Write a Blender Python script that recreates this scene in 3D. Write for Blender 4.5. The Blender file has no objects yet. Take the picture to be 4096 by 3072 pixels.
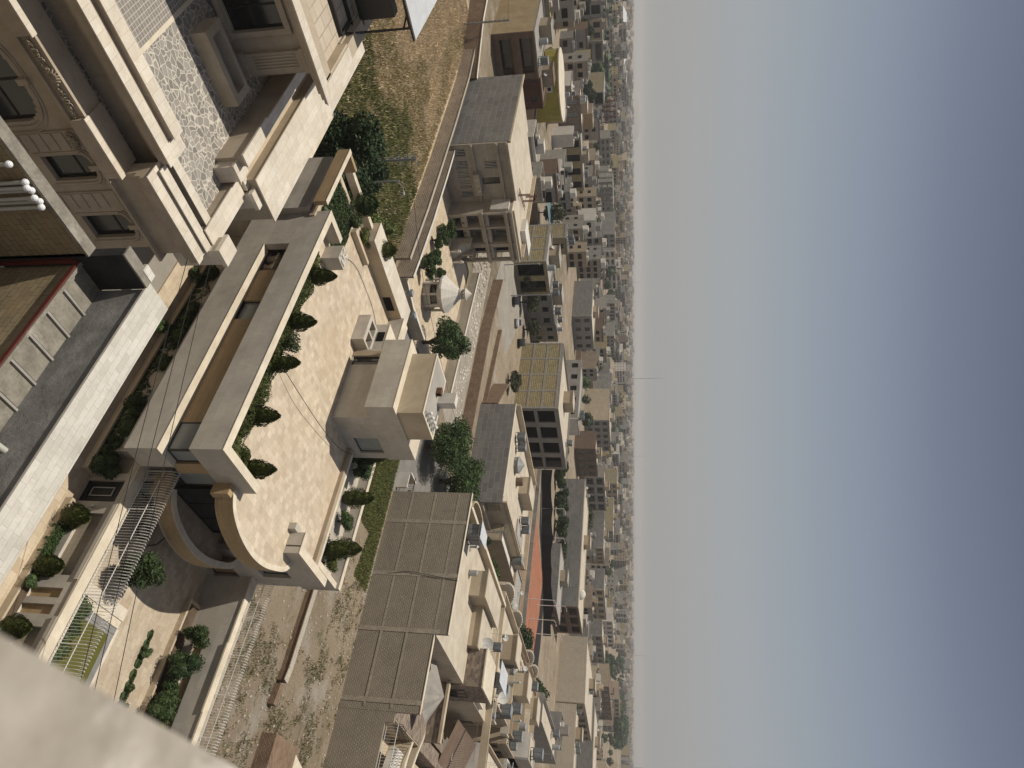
import bpy, bmesh, math, random
from mathutils import Vector, Matrix
rnd = random.Random(7)
S = bpy.context.scene
COL = S.collection
# ---------------------------------------------------------------- camera
H = 27.0
HAZE = 0.00019
AZ = math.radians(40.3)
PITCH = math.atan(500 / 2840)
fwd = Vector((-math.sin(AZ) * math.cos(PITCH), math.cos(AZ) * math.cos(PITCH), -math.sin(PITCH)))
right = Vector((math.cos(AZ), math.sin(AZ), 0))
up = right.cross(fwd)
cam = bpy.data.cameras.new('camera')
cam.sensor_width = 36
cam.lens = 2840 / 4096 * 36
cam.clip_start = 0.05
cam.clip_end = 30000
cam.dof.use_dof = True
cam.dof.focus_distance = 60
cam.dof.aperture_fstop = 6.0
co = bpy.data.objects.new('camera', cam)
COL.objects.link(co)
m = Matrix(((up.x, -right.x, -fwd.x, 0), (up.y, -right.y, -fwd.y, 0), (up.z, -right.z, -fwd.z, H), (0, 0, 0, 1)))
co.matrix_world = m
S.camera = co
# ---------------------------------------------------------------- light
SUNV = Vector((0.32, 0.28, -1)).normalized()
w = bpy.data.worlds.new('World')
S.world = w
w.use_nodes = True
nt = w.node_tree
sky = nt.nodes.new('ShaderNodeTexSky')
sky.sky_type = 'NISHITA'
sky.sun_disc = False
sky.sun_elevation = math.asin(-SUNV.z)
sky.sun_rotation = math.atan2(-SUNV.x, -SUNV.y)
sky.altitude = 1500
sky.air_density = 1.0
sky.dust_density = 4.0
sky.ozone_density = 2.0
bg = nt.nodes['Background']
# dusty air: the lower sky is greyer and brighter than a clear Nishita sky
tcw = nt.nodes.new('ShaderNodeTexCoord'); spw = nt.nodes.new('ShaderNodeSeparateXYZ'); nt.links.new(tcw.outputs['Generated'], spw.inputs[0])
rw = nt.nodes.new('ShaderNodeValToRGB'); nt.links.new(spw.outputs[2], rw.inputs[0]); el = rw.color_ramp.elements
for p_, c_ in ((0.0, (5.6, 5.55, 5.5)), (0.06, (6.3, 6.3, 6.2)), (0.13, (6.2, 6.6, 6.9)), (0.20, (5.4, 6.1, 6.8)), (0.28, (4.3, 5.05, 6.3)), (0.36, (3.1, 3.65, 4.9)), (0.45, (2.1, 2.5, 3.6)), (0.62, (3.0, 3.3, 4.3)), (1.0, (5.0, 5.0, 5.4))):  # highest stops lie out of view, raised as added fill for the shadows
    e_ = el[0] if p_ == 0 else el[-1] if p_ == 1 else el.new(p_)
    e_.color = (*[q * .1 for q in c_], 1)
scw = nt.nodes.new('ShaderNodeVectorMath'); scw.operation = 'SCALE'; scw.inputs['Scale'].default_value = 10.0; nt.links.new(rw.outputs[0], scw.inputs[0])
mxw = nt.nodes.new('ShaderNodeMix'); mxw.data_type = 'RGBA'; mxw.inputs[0].default_value = 0.95
nt.links.new(sky.outputs[0], mxw.inputs[6]); nt.links.new(scw.outputs[0], mxw.inputs[7]); nt.links.new(mxw.outputs[2], bg.inputs[0])
bg.inputs[1].default_value = 0.06
sl = bpy.data.lights.new('sun', 'SUN')
sl.energy = 4.4
sl.angle = math.radians(0.5)
sl.color = (1.0, 0.94, 0.84)
so = bpy.data.objects.new('sun', sl)
COL.objects.link(so)
so.location = (-60, -60, 200)
so.rotation_euler = SUNV.to_track_quat('-Z', 'Y').to_euler()
S.view_settings.view_transform = 'Standard'
S.view_settings.look = 'None'
S.view_settings.exposure = -0.05
S.view_settings.gamma = 1
S.cycles.volume_bounces = 1
S.cycles.volume_step_rate = 4
S.cycles.max_bounces = 6
S.cycles.transparent_max_bounces = 8

# ---------------------------------------------------------------- materials
MC = {}
def _new(name):
    mt = bpy.data.materials.new(name)
    mt.use_nodes = True
    n = mt.node_tree
    return mt, n, n.nodes['Principled BSDF']
def _mix(n, a, b, f, mode='MIX'):
    x = n.nodes.new('ShaderNodeMix'); x.data_type = 'RGBA'; x.blend_type = mode
    for sock, v in ((0, f), (6, a), (7, b)):
        if isinstance(v, (int, float)): x.inputs[sock].default_value = v
        elif isinstance(v, (tuple, list)): x.inputs[sock].default_value = (*v, 1)
        else: n.links.new(v, x.inputs[sock])
    return x.outputs[2]
def _noise(n, scale, detail=5, rough=0.6, vec=None, dist=0.0):
    t = n.nodes.new('ShaderNodeTexNoise'); t.inputs['Scale'].default_value = scale
    t.inputs['Detail'].default_value = detail; t.inputs['Roughness'].default_value = rough
    t.inputs['Distortion'].default_value = dist
    if vec: n.links.new(vec, t.inputs['Vector'])
    return t.outputs[0]
def _ramp(n, src, p0, p1, c0=(0, 0, 0), c1=(1, 1, 1)):
    r = n.nodes.new('ShaderNodeValToRGB'); e = r.color_ramp.elements
    e[0].position = p0; e[1].position = p1; e[0].color = (*c0, 1); e[1].color = (*c1, 1)
    n.links.new(src, r.inputs[0]); return r.outputs[0]
def _map(n, kind='Object', scale=(1, 1, 1), rot=(0, 0, 0)):
    tc = n.nodes.new('ShaderNodeTexCoord'); mp = n.nodes.new('ShaderNodeMapping')
    mp.inputs['Scale'].default_value = scale; mp.inputs['Rotation'].default_value = rot
    n.links.new(tc.outputs[kind], mp.inputs[0]); return mp.outputs[0]
def _bump(n, b, h, st=0.3, d=0.02):
    x = n.nodes.new('ShaderNodeBump'); x.inputs['Strength'].default_value = st; x.inputs['Distance'].default_value = d
    n.links.new(h, x.inputs['Height']); n.links.new(x.outputs[0], b.inputs['Normal'])
def rough(name, c1, c2, scale=1.5, r=0.85, metal=0.0, bump=0.15, fine=18, sp=0.3, stain=None, streak=None):
    if name in MC: return MC[name]
    mt, n, b = _new(name)
    v = _map(n)
    col = _mix(n, c1, c2, _ramp(n, _noise(n, scale, 6, 0.62, v), 0.35, 0.68))
    fn = _noise(n, fine, 4, 0.7, v)
    col = _mix(n, col, _mix(n, (0.80,) * 3, (1.10,) * 3, _ramp(n, _noise(n, 0.35, 8, 0.72, v, 0.8), 0.35, 0.65)), 0.75, 'MULTIPLY')
    col = _mix(n, col, _mix(n, (0.78,) * 3, (1.14,) * 3, fn), 0.7, 'MULTIPLY')
    if stain:
        col = _mix(n, col, stain, _ramp(n, _noise(n, scale * 0.4, 7, 0.7, v, 0.6), 0.56, 0.70))
    if streak:
        v2 = _map(n, 'Object', (3.0, 3.0, 0.25))
        col = _mix(n, col, streak, _ramp(n, _noise(n, 1.0, 6, 0.65, v2), 0.55, 0.8))
    n.links.new(col, b.inputs['Base Color'])
    b.inputs['Roughness'].default_value = r; b.inputs['Metallic'].default_value = metal
    b.inputs['Specular IOR Level'].default_value = sp
    if bump: _bump(n, b, fn, bump, 0.03)
    MC[name] = mt
    return mt
def brick(name, c1, c2, mortar, bw, bh, ms=0.012, off=0.5, r=0.85, bump=0.4, vein=None, vscale=2.0, dirt=None, dscale=0.35, msm=0.1, bias=0.0, rot=0.0, sp=0.3):
    if name in MC: return MC[name]
    mt, n, b = _new(name)
    v = _map(n, 'UV', rot=(0, 0, rot))
    t = n.nodes.new('ShaderNodeTexBrick')
    t.inputs['Scale'].default_value = 1.0
    t.inputs['Brick Width'].default_value = bw; t.inputs['Row Height'].default_value = bh
    t.inputs['Mortar Size'].default_value = ms; t.inputs['Mortar Smooth'].default_value = msm
    t.inputs['Bias'].default_value = bias
    t.offset = off
    t.inputs['Color1'].default_value = (*c1, 1); t.inputs['Color2'].default_value = (*c2, 1); t.inputs['Mortar'].default_value = (*mortar, 1)
    n.links.new(v, t.inputs[0])
    o = _map(n)
    col = t.outputs[0]
    if vein:
        col = _mix(n, col, vein, _ramp(n, _noise(n, vscale, 8, 0.7, o, 2.2), 0.50, 0.75, (0, 0, 0), (0.75,) * 3))
    col = _mix(n, col, _mix(n, (0.8,) * 3, (1.12,) * 3, _noise(n, 14, 4, 0.7, o)), 0.7, 'MULTIPLY')
    col = _mix(n, col, _mix(n, (0.80,) * 3, (1.08,) * 3, _ramp(n, _noise(n, 0.5, 8, 0.72, o, 0.8), 0.35, 0.65)), 0.7, 'MULTIPLY')
    if dirt:
        col = _mix(n, col, dirt, _ramp(n, _noise(n, dscale, 7, 0.68, o, 0.4), 0.45, 0.72, (0, 0, 0), (0.8,) * 3))
    n.links.new(col, b.inputs['Base Color'])
    b.inputs['Roughness'].default_value = r; b.inputs['Specular IOR Level'].default_value = sp
    if bump:
        inv = n.nodes.new('ShaderNodeMath'); inv.operation = 'SUBTRACT'; inv.inputs[0].default_value = 1
        n.links.new(t.outputs['Fac'], inv.inputs[1])
        mm = n.nodes.new('ShaderNodeMath'); mm.operation = 'MULTIPLY_ADD'; mm.inputs[1].default_value = 0.35
        n.links.new(_noise(n, 25, 3, 0.7, o), mm.inputs[0]); n.links.new(inv.outputs[0], mm.inputs[2])
        _bump(n, b, mm.outputs[0], bump, 0.02)
    MC[name] = mt
    return mt
def crazy(name, scale=3.1):
    if name in MC: return MC[name]
    mt, n, b = _new(name); o = _map(n)
    wob = n.nodes.new('ShaderNodeVectorMath'); wob.operation = 'ADD'
    nz = n.nodes.new('ShaderNodeTexNoise'); nz.inputs['Scale'].default_value = 1.4
    n.links.new(o, nz.inputs[0])
    sc = n.nodes.new('ShaderNodeVectorMath'); sc.operation = 'SCALE'; sc.inputs['Scale'].default_value = 0.35
    n.links.new(nz.outputs[1], sc.inputs[0]); n.links.new(o, wob.inputs[0]); n.links.new(sc.outputs[0], wob.inputs[1])
    e = n.nodes.new('ShaderNodeTexVoronoi'); e.feature = 'DISTANCE_TO_EDGE'; e.inputs['Scale'].default_value = scale
    c = n.nodes.new('ShaderNodeTexVoronoi'); c.inputs['Scale'].default_value = scale
    for q in (e, c): n.links.new(wob.outputs[0], q.inputs['Vector'])
    sep = n.nodes.new('ShaderNodeSeparateColor'); n.links.new(c.outputs['Color'], sep.inputs[0])
    stone = _ramp(n, sep.outputs[0], 0, 1, (0.17, 0.155, 0.135), (0.30, 0.275, 0.24))
    stone = _mix(n, stone, _mix(n, (0.8,) * 3, (1.15,) * 3, _noise(n, 12, 4, 0.7, o)), 0.8, 'MULTIPLY')
    f = _ramp(n, e.outputs['Distance'], 0.035, 0.065)
    col = _mix(n, (0.50, 0.455, 0.38), stone, f)
    n.links.new(col, b.inputs['Base Color']); b.inputs['Roughness'].default_value = 0.8
    _bump(n, b, f, 0.25, 0.01)
    MC[name] = mt; return mt
def plain(name, c, r=0.6, metal=0.0, emis=None, sp=0.5, tr=0.0):
    if name in MC: return MC[name]
    mt, n, b = _new(name)
    v = _map(n)
    col = _mix(n, c, tuple(min(1, q * 1.25 + 0.01) for q in c), _noise(n, 5, 4, 0.6, v))
    n.links.new(col, b.inputs['Base Color'])
    b.inputs['Roughness'].default_value = r; b.inputs['Metallic'].default_value = metal
    b.inputs['Specular IOR Level'].default_value = sp
    MC[name] = mt; return mt
def leafmat(name, c1, c2, scale=3.0):
    if name in MC: return MC[name]
    mt, n, b = _new(name)
    g = n.nodes.new('ShaderNodeNewGeometry')
    col = _mix(n, c1, c2, g.outputs['Random Per Island'])
    o = _map(n)
    col = _mix(n, col, _mix(n, (0.55,) * 3, (1.35,) * 3, _noise(n, scale, 3, 0.6, o)), 0.8, 'MULTIPLY')
    n.links.new(col, b.inputs['Base Color']); b.inputs['Roughness'].default_value = 0.6
    b.inputs['Specular IOR Level'].default_value = 0.25
    MC[name] = mt; return mt
def groundmat():
    mt, n, b = _new('ground_dirt'); v = _map(n)
    a = _mix(n, (0.20, 0.155, 0.11), (0.33, 0.265, 0.19), _ramp(n, _noise(n, 0.06, 8, 0.65, v), 0.3, 0.7))
    a = _mix(n, a, (0.095, 0.09, 0.05), _ramp(n, _noise(n, 0.022, 8, 0.7, v), 0.50, 0.62, (0, 0, 0), (0.8,) * 3))
    a = _mix(n, a, (0.33, 0.295, 0.245), _ramp(n, _noise(n, 0.22, 7, 0.7, v), 0.52, 0.66))
    a = _mix(n, a, (0.10, 0.105, 0.05), _ramp(n, _noise(n, 0.5, 8, 0.78, v, 0.5), 0.54, 0.66, (0, 0, 0), (0.8,) * 3))
    a = _mix(n, a, (0.40, 0.37, 0.33), _ramp(n, _noise(n, 9, 3, 0.8, v), 0.66, 0.70))
    a = _mix(n, a, _mix(n, (0.7,) * 3, (1.2,) * 3, _noise(n, 3, 6, 0.8, v)), 0.7, 'MULTIPLY')
    n.links.new(a, b.inputs['Base Color']); b.inputs['Roughness'].default_value = 0.95; b.inputs['Specular IOR Level'].default_value = 0.1
    _bump(n, b, _noise(n, 2.2, 8, 0.8, v), 0.9, 0.25)
    return mt
M = dict(
 pier=rough('brick_pier_strip', (0.40, 0.345, 0.265), (0.27, 0.23, 0.175), 3, 0.95, bump=.6, fine=8),
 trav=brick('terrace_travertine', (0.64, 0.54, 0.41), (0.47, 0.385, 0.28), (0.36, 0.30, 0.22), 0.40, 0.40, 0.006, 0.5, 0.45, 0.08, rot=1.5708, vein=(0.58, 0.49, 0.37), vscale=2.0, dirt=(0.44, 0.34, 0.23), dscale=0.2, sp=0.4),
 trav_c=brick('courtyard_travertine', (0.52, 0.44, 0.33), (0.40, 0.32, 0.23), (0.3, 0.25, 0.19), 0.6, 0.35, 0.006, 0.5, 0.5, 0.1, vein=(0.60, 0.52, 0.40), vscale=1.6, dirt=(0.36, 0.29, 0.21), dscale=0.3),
 pave=brick('pavement_stone', (0.56, 0.46, 0.33), (0.44, 0.35, 0.24), (0.3, 0.24, 0.18), 0.6, 0.4, 0.006, 0.5, 0.6, 0.1, vein=(0.62, 0.53, 0.40), vscale=1.8),
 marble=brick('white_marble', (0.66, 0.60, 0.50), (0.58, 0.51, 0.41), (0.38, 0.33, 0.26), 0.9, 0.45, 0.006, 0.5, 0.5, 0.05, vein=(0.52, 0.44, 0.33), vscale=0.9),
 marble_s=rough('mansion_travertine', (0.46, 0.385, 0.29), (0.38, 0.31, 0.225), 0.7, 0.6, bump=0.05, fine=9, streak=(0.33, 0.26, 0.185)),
 stone=brick('parapet_travertine', (0.60, 0.565, 0.50), (0.50, 0.465, 0.40), (0.36, 0.33, 0.285), 0.62, 0.2, 0.005, 0.37, 0.55, 0.1, vein=(0.44, 0.40, 0.33), vscale=1.7),
 clad=brick('facade_cladding', (0.50, 0.455, 0.385), (0.43, 0.39, 0.325), (0.31, 0.28, 0.23), 1.2, 0.5, 0.004, 0.5, 0.55, 0.03, vein=(0.40, 0.355, 0.29), vscale=0.8),
 cladtop=rough('coping_stone', (0.66, 0.585, 0.46), (0.56, 0.48, 0.36), 1.5, 0.6, bump=0.1, fine=25, stain=(0.48, 0.40, 0.30)),
 wood=brick('ribbed_travertine', (0.42, 0.30, 0.165), (0.36, 0.25, 0.135), (0.28, 0.19, 0.10), 1.6, 0.11, 0.008, 0.5, 0.6, 0.35, vein=(0.44, 0.33, 0.2), vscale=2.0),
 split=brick('split_stone', (0.60, 0.52, 0.40), (0.46, 0.39, 0.29), (0.30, 0.24, 0.17), 0.45, 0.045, 0.01, 0.5, 0.8, 1.0),
 crazy=crazy('crazy_paving'),
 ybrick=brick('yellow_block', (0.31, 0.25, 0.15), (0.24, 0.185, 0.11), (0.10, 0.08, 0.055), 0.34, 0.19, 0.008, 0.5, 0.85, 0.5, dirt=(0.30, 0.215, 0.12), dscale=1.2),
 mudbrick=brick('mud_brick', (0.31, 0.205, 0.13), (0.20, 0.125, 0.08), (0.15, 0.105, 0.07), 0.30, 0.15, 0.03, 0.5, 0.9, 1.0, dirt=(0.27, 0.19, 0.13), dscale=0.8),
 greybrick=brick('rough_grey_brick', (0.40, 0.345, 0.265), (0.31, 0.262, 0.20), (0.235, 0.20, 0.15), 0.30, 0.2, 0.05, 0.5, 0.95, 1.0, vein=(0.25, 0.21, 0.16), vscale=2.5, dirt=(0.30, 0.25, 0.19), dscale=0.4),
 tanbrick=brick('tan_brick', (0.46, 0.375, 0.28), (0.33, 0.26, 0.19), (0.22, 0.17, 0.125), 0.40, 0.24, 0.05, 0.5, 0.9, 0.9, dirt=(0.36, 0.29, 0.21), dscale=0.5),
 blocky=brick('yellow_brick_panel', (0.45, 0.37, 0.205), (0.33, 0.265, 0.14), (0.20, 0.165, 0.10), 0.7, 0.42, 0.06, 0.5, 0.9, 0.8),
 stonebrown=brick('mixed_brown_stone', (0.30, 0.235, 0.18), (0.15, 0.115, 0.09), (0.22, 0.18, 0.14), 0.5, 0.3, 0.01, 0.5, 0.85, 0.5),
 tilewall=brick('cream_tile_wall', (0.50, 0.43, 0.335), (0.47, 0.40, 0.31), (0.30, 0.25, 0.19), 1.1, 0.7, 0.035, 0.5, 0.8, 0.2, dirt=(0.43, 0.36, 0.275), dscale=0.15),
 cement=rough('grey_cement', (0.21, 0.20, 0.18), (0.30, 0.285, 0.255), 0.6, 0.9, bump=0.4, fine=6, stain=(0.13, 0.125, 0.115)),
 cementblock=brick('cement_block_wall', (0.22, 0.21, 0.19), (0.16, 0.15, 0.138), (0.29, 0.275, 0.25), 2.0, 0.9, 0.07, 0.4, 0.95, 0.6, dirt=(0.145, 0.137, 0.125), dscale=0.5, msm=1.0),
 bitumen=rough('grey_plaster', (0.14, 0.135, 0.125), (0.26, 0.25, 0.23), 1.2, 0.9, bump=0.8, fine=9, stain=(0.09, 0.085, 0.08)),
 shade_rib_black=rough('black_shade_and_ribs', (0.02, 0.02, 0.02), (0.04, 0.038, 0.036), 1.5, 0.8, bump=0.3),
 mortar=rough('rough_mortar', (0.17, 0.155, 0.125), (0.28, 0.255, 0.21), 2.5, 0.95, bump=0.8, fine=10, stain=(0.34, 0.31, 0.26)),
 concrete=rough('concrete', (0.27, 0.255, 0.225), (0.34, 0.32, 0.285), 1.0, 0.9, bump=0.2, stain=(0.21, 0.195, 0.17)),
 asphalt=rough('asphalt', (0.16, 0.15, 0.135), (0.22, 0.205, 0.185), 0.4, 0.95, bump=0.2, fine=30, stain=(0.27, 0.245, 0.21)),
 street=rough('street_concrete', (0.30, 0.27, 0.225), (0.25, 0.225, 0.185), 0.25, 0.95, bump=0.1, fine=20),
 roofl=rough('pale_roof', (0.52, 0.455, 0.36), (0.43, 0.37, 0.285), 0.5, 0.9, bump=0.15, stain=(0.38, 0.32, 0.24)),
 roofg=rough('grey_roof', (0.36, 0.335, 0.295), (0.29, 0.27, 0.235), 0.5, 0.9, bump=0.15, stain=(0.24, 0.215, 0.18)),
 cream=rough('cream_stucco', (0.50, 0.415, 0.295), (0.44, 0.36, 0.25), 0.5, 0.85, bump=0.1, streak=(0.38, 0.30, 0.205)),
 creamd=rough('tan_stucco', (0.38, 0.305, 0.215), (0.33, 0.265, 0.185), 0.5, 0.85, bump=0.1, streak=(0.28, 0.22, 0.15)),
 white=rough('white_stucco', (0.62, 0.58, 0.51), (0.55, 0.51, 0.44), 0.4, 0.8, bump=0.1, streak=(0.45, 0.41, 0.34)),
 greystone=rough('grey_facade', (0.30, 0.275, 0.24), (0.25, 0.23, 0.20), 0.6, 0.8, bump=0.1, streak=(0.21, 0.19, 0.165)),
 lstone=brick('villa_stone', (0.42, 0.365, 0.285), (0.36, 0.31, 0.24), (0.27, 0.23, 0.18), 1.4, 0.35, 0.015, 0.5, 0.7, 0.2),
 ochre=rough('ochre_plaster', (0.36, 0.27, 0.145), (0.42, 0.325, 0.19), 0.3, 0.9, bump=0.15, stain=(0.31, 0.23, 0.125)),
 redbrown=rough('dark_red_plaster', (0.085, 0.032, 0.02), (0.11, 0.042, 0.026), 0.8, 0.85, bump=0.15),
 brown=rough('brown_plaster', (0.17, 0.115, 0.08), (0.14, 0.095, 0.065), 0.8, 0.85, bump=0.15),
 yellow=rough('yellow_plaster', (0.36, 0.30, 0.055), (0.30, 0.25, 0.045), 0.8, 0.85, bump=0.1),
 glass=plain('dark_glass', (0.012, 0.014, 0.014), 0.12, sp=0.8),
 glassblue=rough('curtained_glass', (0.22, 0.235, 0.225), (0.27, 0.285, 0.27), 0.6, 0.3, bump=0.0, sp=0.5, streak=(0.17, 0.185, 0.18)),
 dark=plain('dark_interior', (0.010, 0.009, 0.008), 0.9, sp=0.05),
 frame=plain('dark_frame', (0.025, 0.02, 0.017), 0.5),
 blackmetal=plain('black_metal', (0.013, 0.012, 0.011), 0.5, 0.3),
 whitemetal=plain('white_metal', (0.60, 0.58, 0.54), 0.75, 0.0, sp=0.2),
 dishpaint=plain('dish_paint', (0.42, 0.41, 0.38), 0.95, 0.0, sp=0.05),
 greymetal=plain('grey_metal', (0.30, 0.31, 0.31), 0.45, 0.4),
 cooler=brick('louvre_metal', (0.36, 0.38, 0.38), (0.30, 0.32, 0.32), (0.07, 0.07, 0.07), 5.0, 0.09, 0.03, 0.0, 0.5, 0.5),
 redmetal=rough('red_oxide_steel', (0.13, 0.025, 0.018), (0.09, 0.02, 0.015), 2.0, 0.6, bump=0.2),
 rust=rough('rusty_metal', (0.16, 0.08, 0.045), (0.10, 0.05, 0.03), 3.0, 0.8, bump=0.2),
 corr=brick('corrugated_white_sheet', (0.74, 0.75, 0.75), (0.70, 0.71, 0.71), (0.38, 0.39, 0.40), 0.09, 50.0, 0.03, 0.0, 0.4, 1.0, msm=1.0),
 pvc=plain('grey_pipe', (0.36, 0.35, 0.31), 0.5),
 ball=plain('white_ball_cap', (0.62, 0.62, 0.62), 0.6),
 bluecloth=rough('blue_tarpaulin', (0.05, 0.065, 0.08), (0.075, 0.095, 0.115), 3, 0.7, bump=0.8, fine=5),
 water=plain('green_pool_water', (0.085, 0.08, 0.008), 0.06, sp=0.6),
 poolstone=rough('grey_pool_stone', (0.24, 0.235, 0.22), (0.18, 0.175, 0.165), 2, 0.8),
 bark=rough('bark', (0.10, 0.075, 0.05), (0.06, 0.045, 0.03), 4, 0.95, bump=0.6),
 soil=rough('planter_soil', (0.12, 0.085, 0.055), (0.08, 0.055, 0.038), 2, 0.95, bump=0.6),
 cyp=leafmat('cypress_leaf', (0.032, 0.048, 0.012), (0.105, 0.115, 0.026), 3),
 bush=leafmat('bush_leaf', (0.022, 0.042, 0.012), (0.062, 0.088, 0.028), 2),
 tree=leafmat('tree_leaf', (0.032, 0.062, 0.018), (0.078, 0.118, 0.036), 0.6),
 treed=leafmat('dark_tree_leaf', (0.014, 0.030, 0.010), (0.040, 0.066, 0.020), 0.6),
 olive=leafmat('olive_leaf', (0.05, 0.055, 0.028), (0.085, 0.09, 0.045), 0.8),
 grass=leafmat('green_grass', (0.095, 0.13, 0.035), (0.19, 0.20, 0.07), 0.6),
 straw=leafmat('dry_grass', (0.55, 0.44, 0.29), (0.70, 0.58, 0.40), 0.3),
 mixgrass=leafmat('mixed_grass', (0.34, 0.28, 0.13), (0.24, 0.22, 0.08), 0.3),
 weed=leafmat('dry_weed', (0.12, 0.125, 0.055), (0.22, 0.18, 0.10), 1),
 orange=rough('orange_court', (0.33, 0.14, 0.08), (0.28, 0.115, 0.065), 0.3, 0.95, bump=0.1),
 net=plain('black_shade_net', (0.018, 0.017, 0.018), 0.9, sp=0.1),
 bluefab=rough('blue_awning', (0.10, 0.17, 0.20), (0.13, 0.20, 0.23), 2, 0.8),
 carsilver=plain('silver_car_paint', (0.50, 0.50, 0.49), 0.25, 0.5),
 carblack=plain('black_car_paint', (0.015, 0.015, 0.017), 0.2, 0.3),
 tyre=plain('tyre_rubber', (0.015, 0.015, 0.015), 0.8),
 rubble=rough('rubble_stone', (0.42, 0.37, 0.30), (0.32, 0.28, 0.22), 6, 0.9, bump=0.4),
 farpave=rough('far_haze_hill', (0.20, 0.175, 0.145), (0.27, 0.23, 0.19), 0.01, 0.95, bump=0.0, fine=0.1),
)
M['ground'] = groundmat()

# ---------------------------------------------------------------- mesh helpers
class MB:
    def __init__(s): s.v = []; s.f = []; s.mi = []; s.m = []; s.cur = 0
    def mat(s, key):
        if key not in s.m: s.m.append(key)
        s.cur = s.m.index(key); return s
    def face(s, pts):
        k = len(s.v); s.v += [tuple(p) for p in pts]; s.f.append(tuple(range(k, k + len(pts)))); s.mi.append(s.cur); return s
    def box(s, x0, y0, z0, x1, y1, z1):
        if x0 > x1: x0, x1 = x1, x0
        if y0 > y1: y0, y1 = y1, y0
        if z0 > z1: z0, z1 = z1, z0
        return s.prism([(x0, y0), (x1, y0), (x1, y1), (x0, y1)], z0, z1)
    def prism(s, p, z0, z1):
        n = len(p); k = len(s.v)
        s.v += [(a, b, z0) for a, b in p] + [(a, b, z1) for a, b in p]
        fs = [tuple(range(k + n - 1, k - 1, -1)), tuple(range(k + n, k + 2 * n))]
        fs += [(k + i, k + (i + 1) % n, k + n + (i + 1) % n, k + n + i) for i in range(n)]
        s.f += fs; s.mi += [s.cur] * len(fs); return s
    def obox(s, cx, cy, z0, lx, ly, lz, rz):
        c, q = math.cos(rz), math.sin(rz)
        return s.prism([(cx + a * c - b * q, cy + a * q + b * c) for a, b in ((-lx / 2, -ly / 2), (lx / 2, -ly / 2), (lx / 2, ly / 2), (-lx / 2, ly / 2))], z0, z0 + lz)
    def ring(s, path, rads, n=6, cap=True):
        path = [Vector(p) for p in path]; k = len(s.v); N = len(path)
        if isinstance(rads, (int, float)): rads = [rads] * N
        for i, p in enumerate(path):
            d = (path[min(i + 1, N - 1)] - path[max(i - 1, 0)])
            if d.length < 1e-9: d = Vector((0, 0, 1))
            d.normalize()
            a = d.cross(Vector((0, 0, 1)) if abs(d.z) < 0.9 else Vector((1, 0, 0))).normalized(); b = d.cross(a)
            for j in range(n):
                t = 2 * math.pi * j / n
                s.v.append(tuple(p + (a * math.cos(t) + b * math.sin(t)) * rads[i]))
        for i in range(N - 1):
            for j in range(n):
                s.f.append((k + i * n + j, k + i * n + (j + 1) % n, k + (i + 1) * n + (j + 1) % n, k + (i + 1) * n + j)); s.mi.append(s.cur)
        if cap:
            s.f.append(tuple(k + j for j in range(n - 1, -1, -1))); s.f.append(tuple(k + (N - 1) * n + j for j in range(n))); s.mi += [s.cur] * 2
        return s
    def cyl(s, x, y, z0, z1, r0, r1=None, n=12): return s.ring([(x, y, z0), (x, y, z1)], [r0, r0 if r1 is None else r1], n)
    def ball(s, c, r, sz=1.0, n=10, jit=0.0, rg=None):
        k = len(s.v); R = n // 2
        for i in range(R + 1):
            t = math.pi * i / R
            for j in range(n):
                p = 2 * math.pi * j / n; q = 1 + (rg.uniform(-jit, jit) if rg and 0 < i < R else 0)
                s.v.append((c[0] + r * q * math.sin(t) * math.cos(p), c[1] + r * q * math.sin(t) * math.sin(p), c[2] + r * sz * q * math.cos(t)))
        for i in range(R):
            for j in range(n):
                s.f.append((k + i * n + j, k + (i + 1) * n + j, k + (i + 1) * n + (j + 1) % n, k + i * n + (j + 1) % n)); s.mi.append(s.cur)
        return s
    def build(s, name, mat=None, parent=None, smooth=False, **props):
        me = bpy.data.meshes.new(name)
        off = parent_world(parent)
        me.from_pydata([(a - off.x, b - off.y, c - off.z) for a, b, c in s.v], [], s.f)
        keys = s.m if s.m else [mat]
        for kx in keys: me.materials.append(M[kx] if isinstance(kx, str) else kx)
        if s.m: me.polygons.foreach_set('material_index', s.mi)
        uv = me.uv_layers.new(name='UVMap'); ul = []
        for p in me.polygons:
            nn = p.normal; ax, ay, az = abs(nn.x), abs(nn.y), abs(nn.z)
            for vi in p.vertices:
                a, b, c = s.v[vi]
                ul += (a, b) if az >= ax and az >= ay else ((b, c) if ax >= ay else (a, c))
        uv.data.foreach_set('uv', ul)
        if smooth: me.polygons.foreach_set('use_smooth', [True] * len(me.polygons))
        me.update()
        o = bpy.data.objects.new(name, me); COL.objects.link(o)
        if parent is not None: o.parent = parent
        for kx, vx in props.items(): o[kx] = vx
        return o
def parent_world(p):
    v = Vector((0, 0, 0))
    while p is not None: v += p.location; p = p.parent
    return v
def thing(name, label, cat, loc=(0, 0, 0), group=None):
    o = bpy.data.objects.new(name, None); COL.objects.link(o); o.location = loc
    o['label'] = label; o['category'] = cat
    if group: o['group'] = group
    return o
def tag(o, label, cat, group=None):
    o['label'] = label; o['category'] = cat
    if group: o['group'] = group
    return o
def struct(o, kind='structure'):
    o['kind'] = kind; return o
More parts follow.
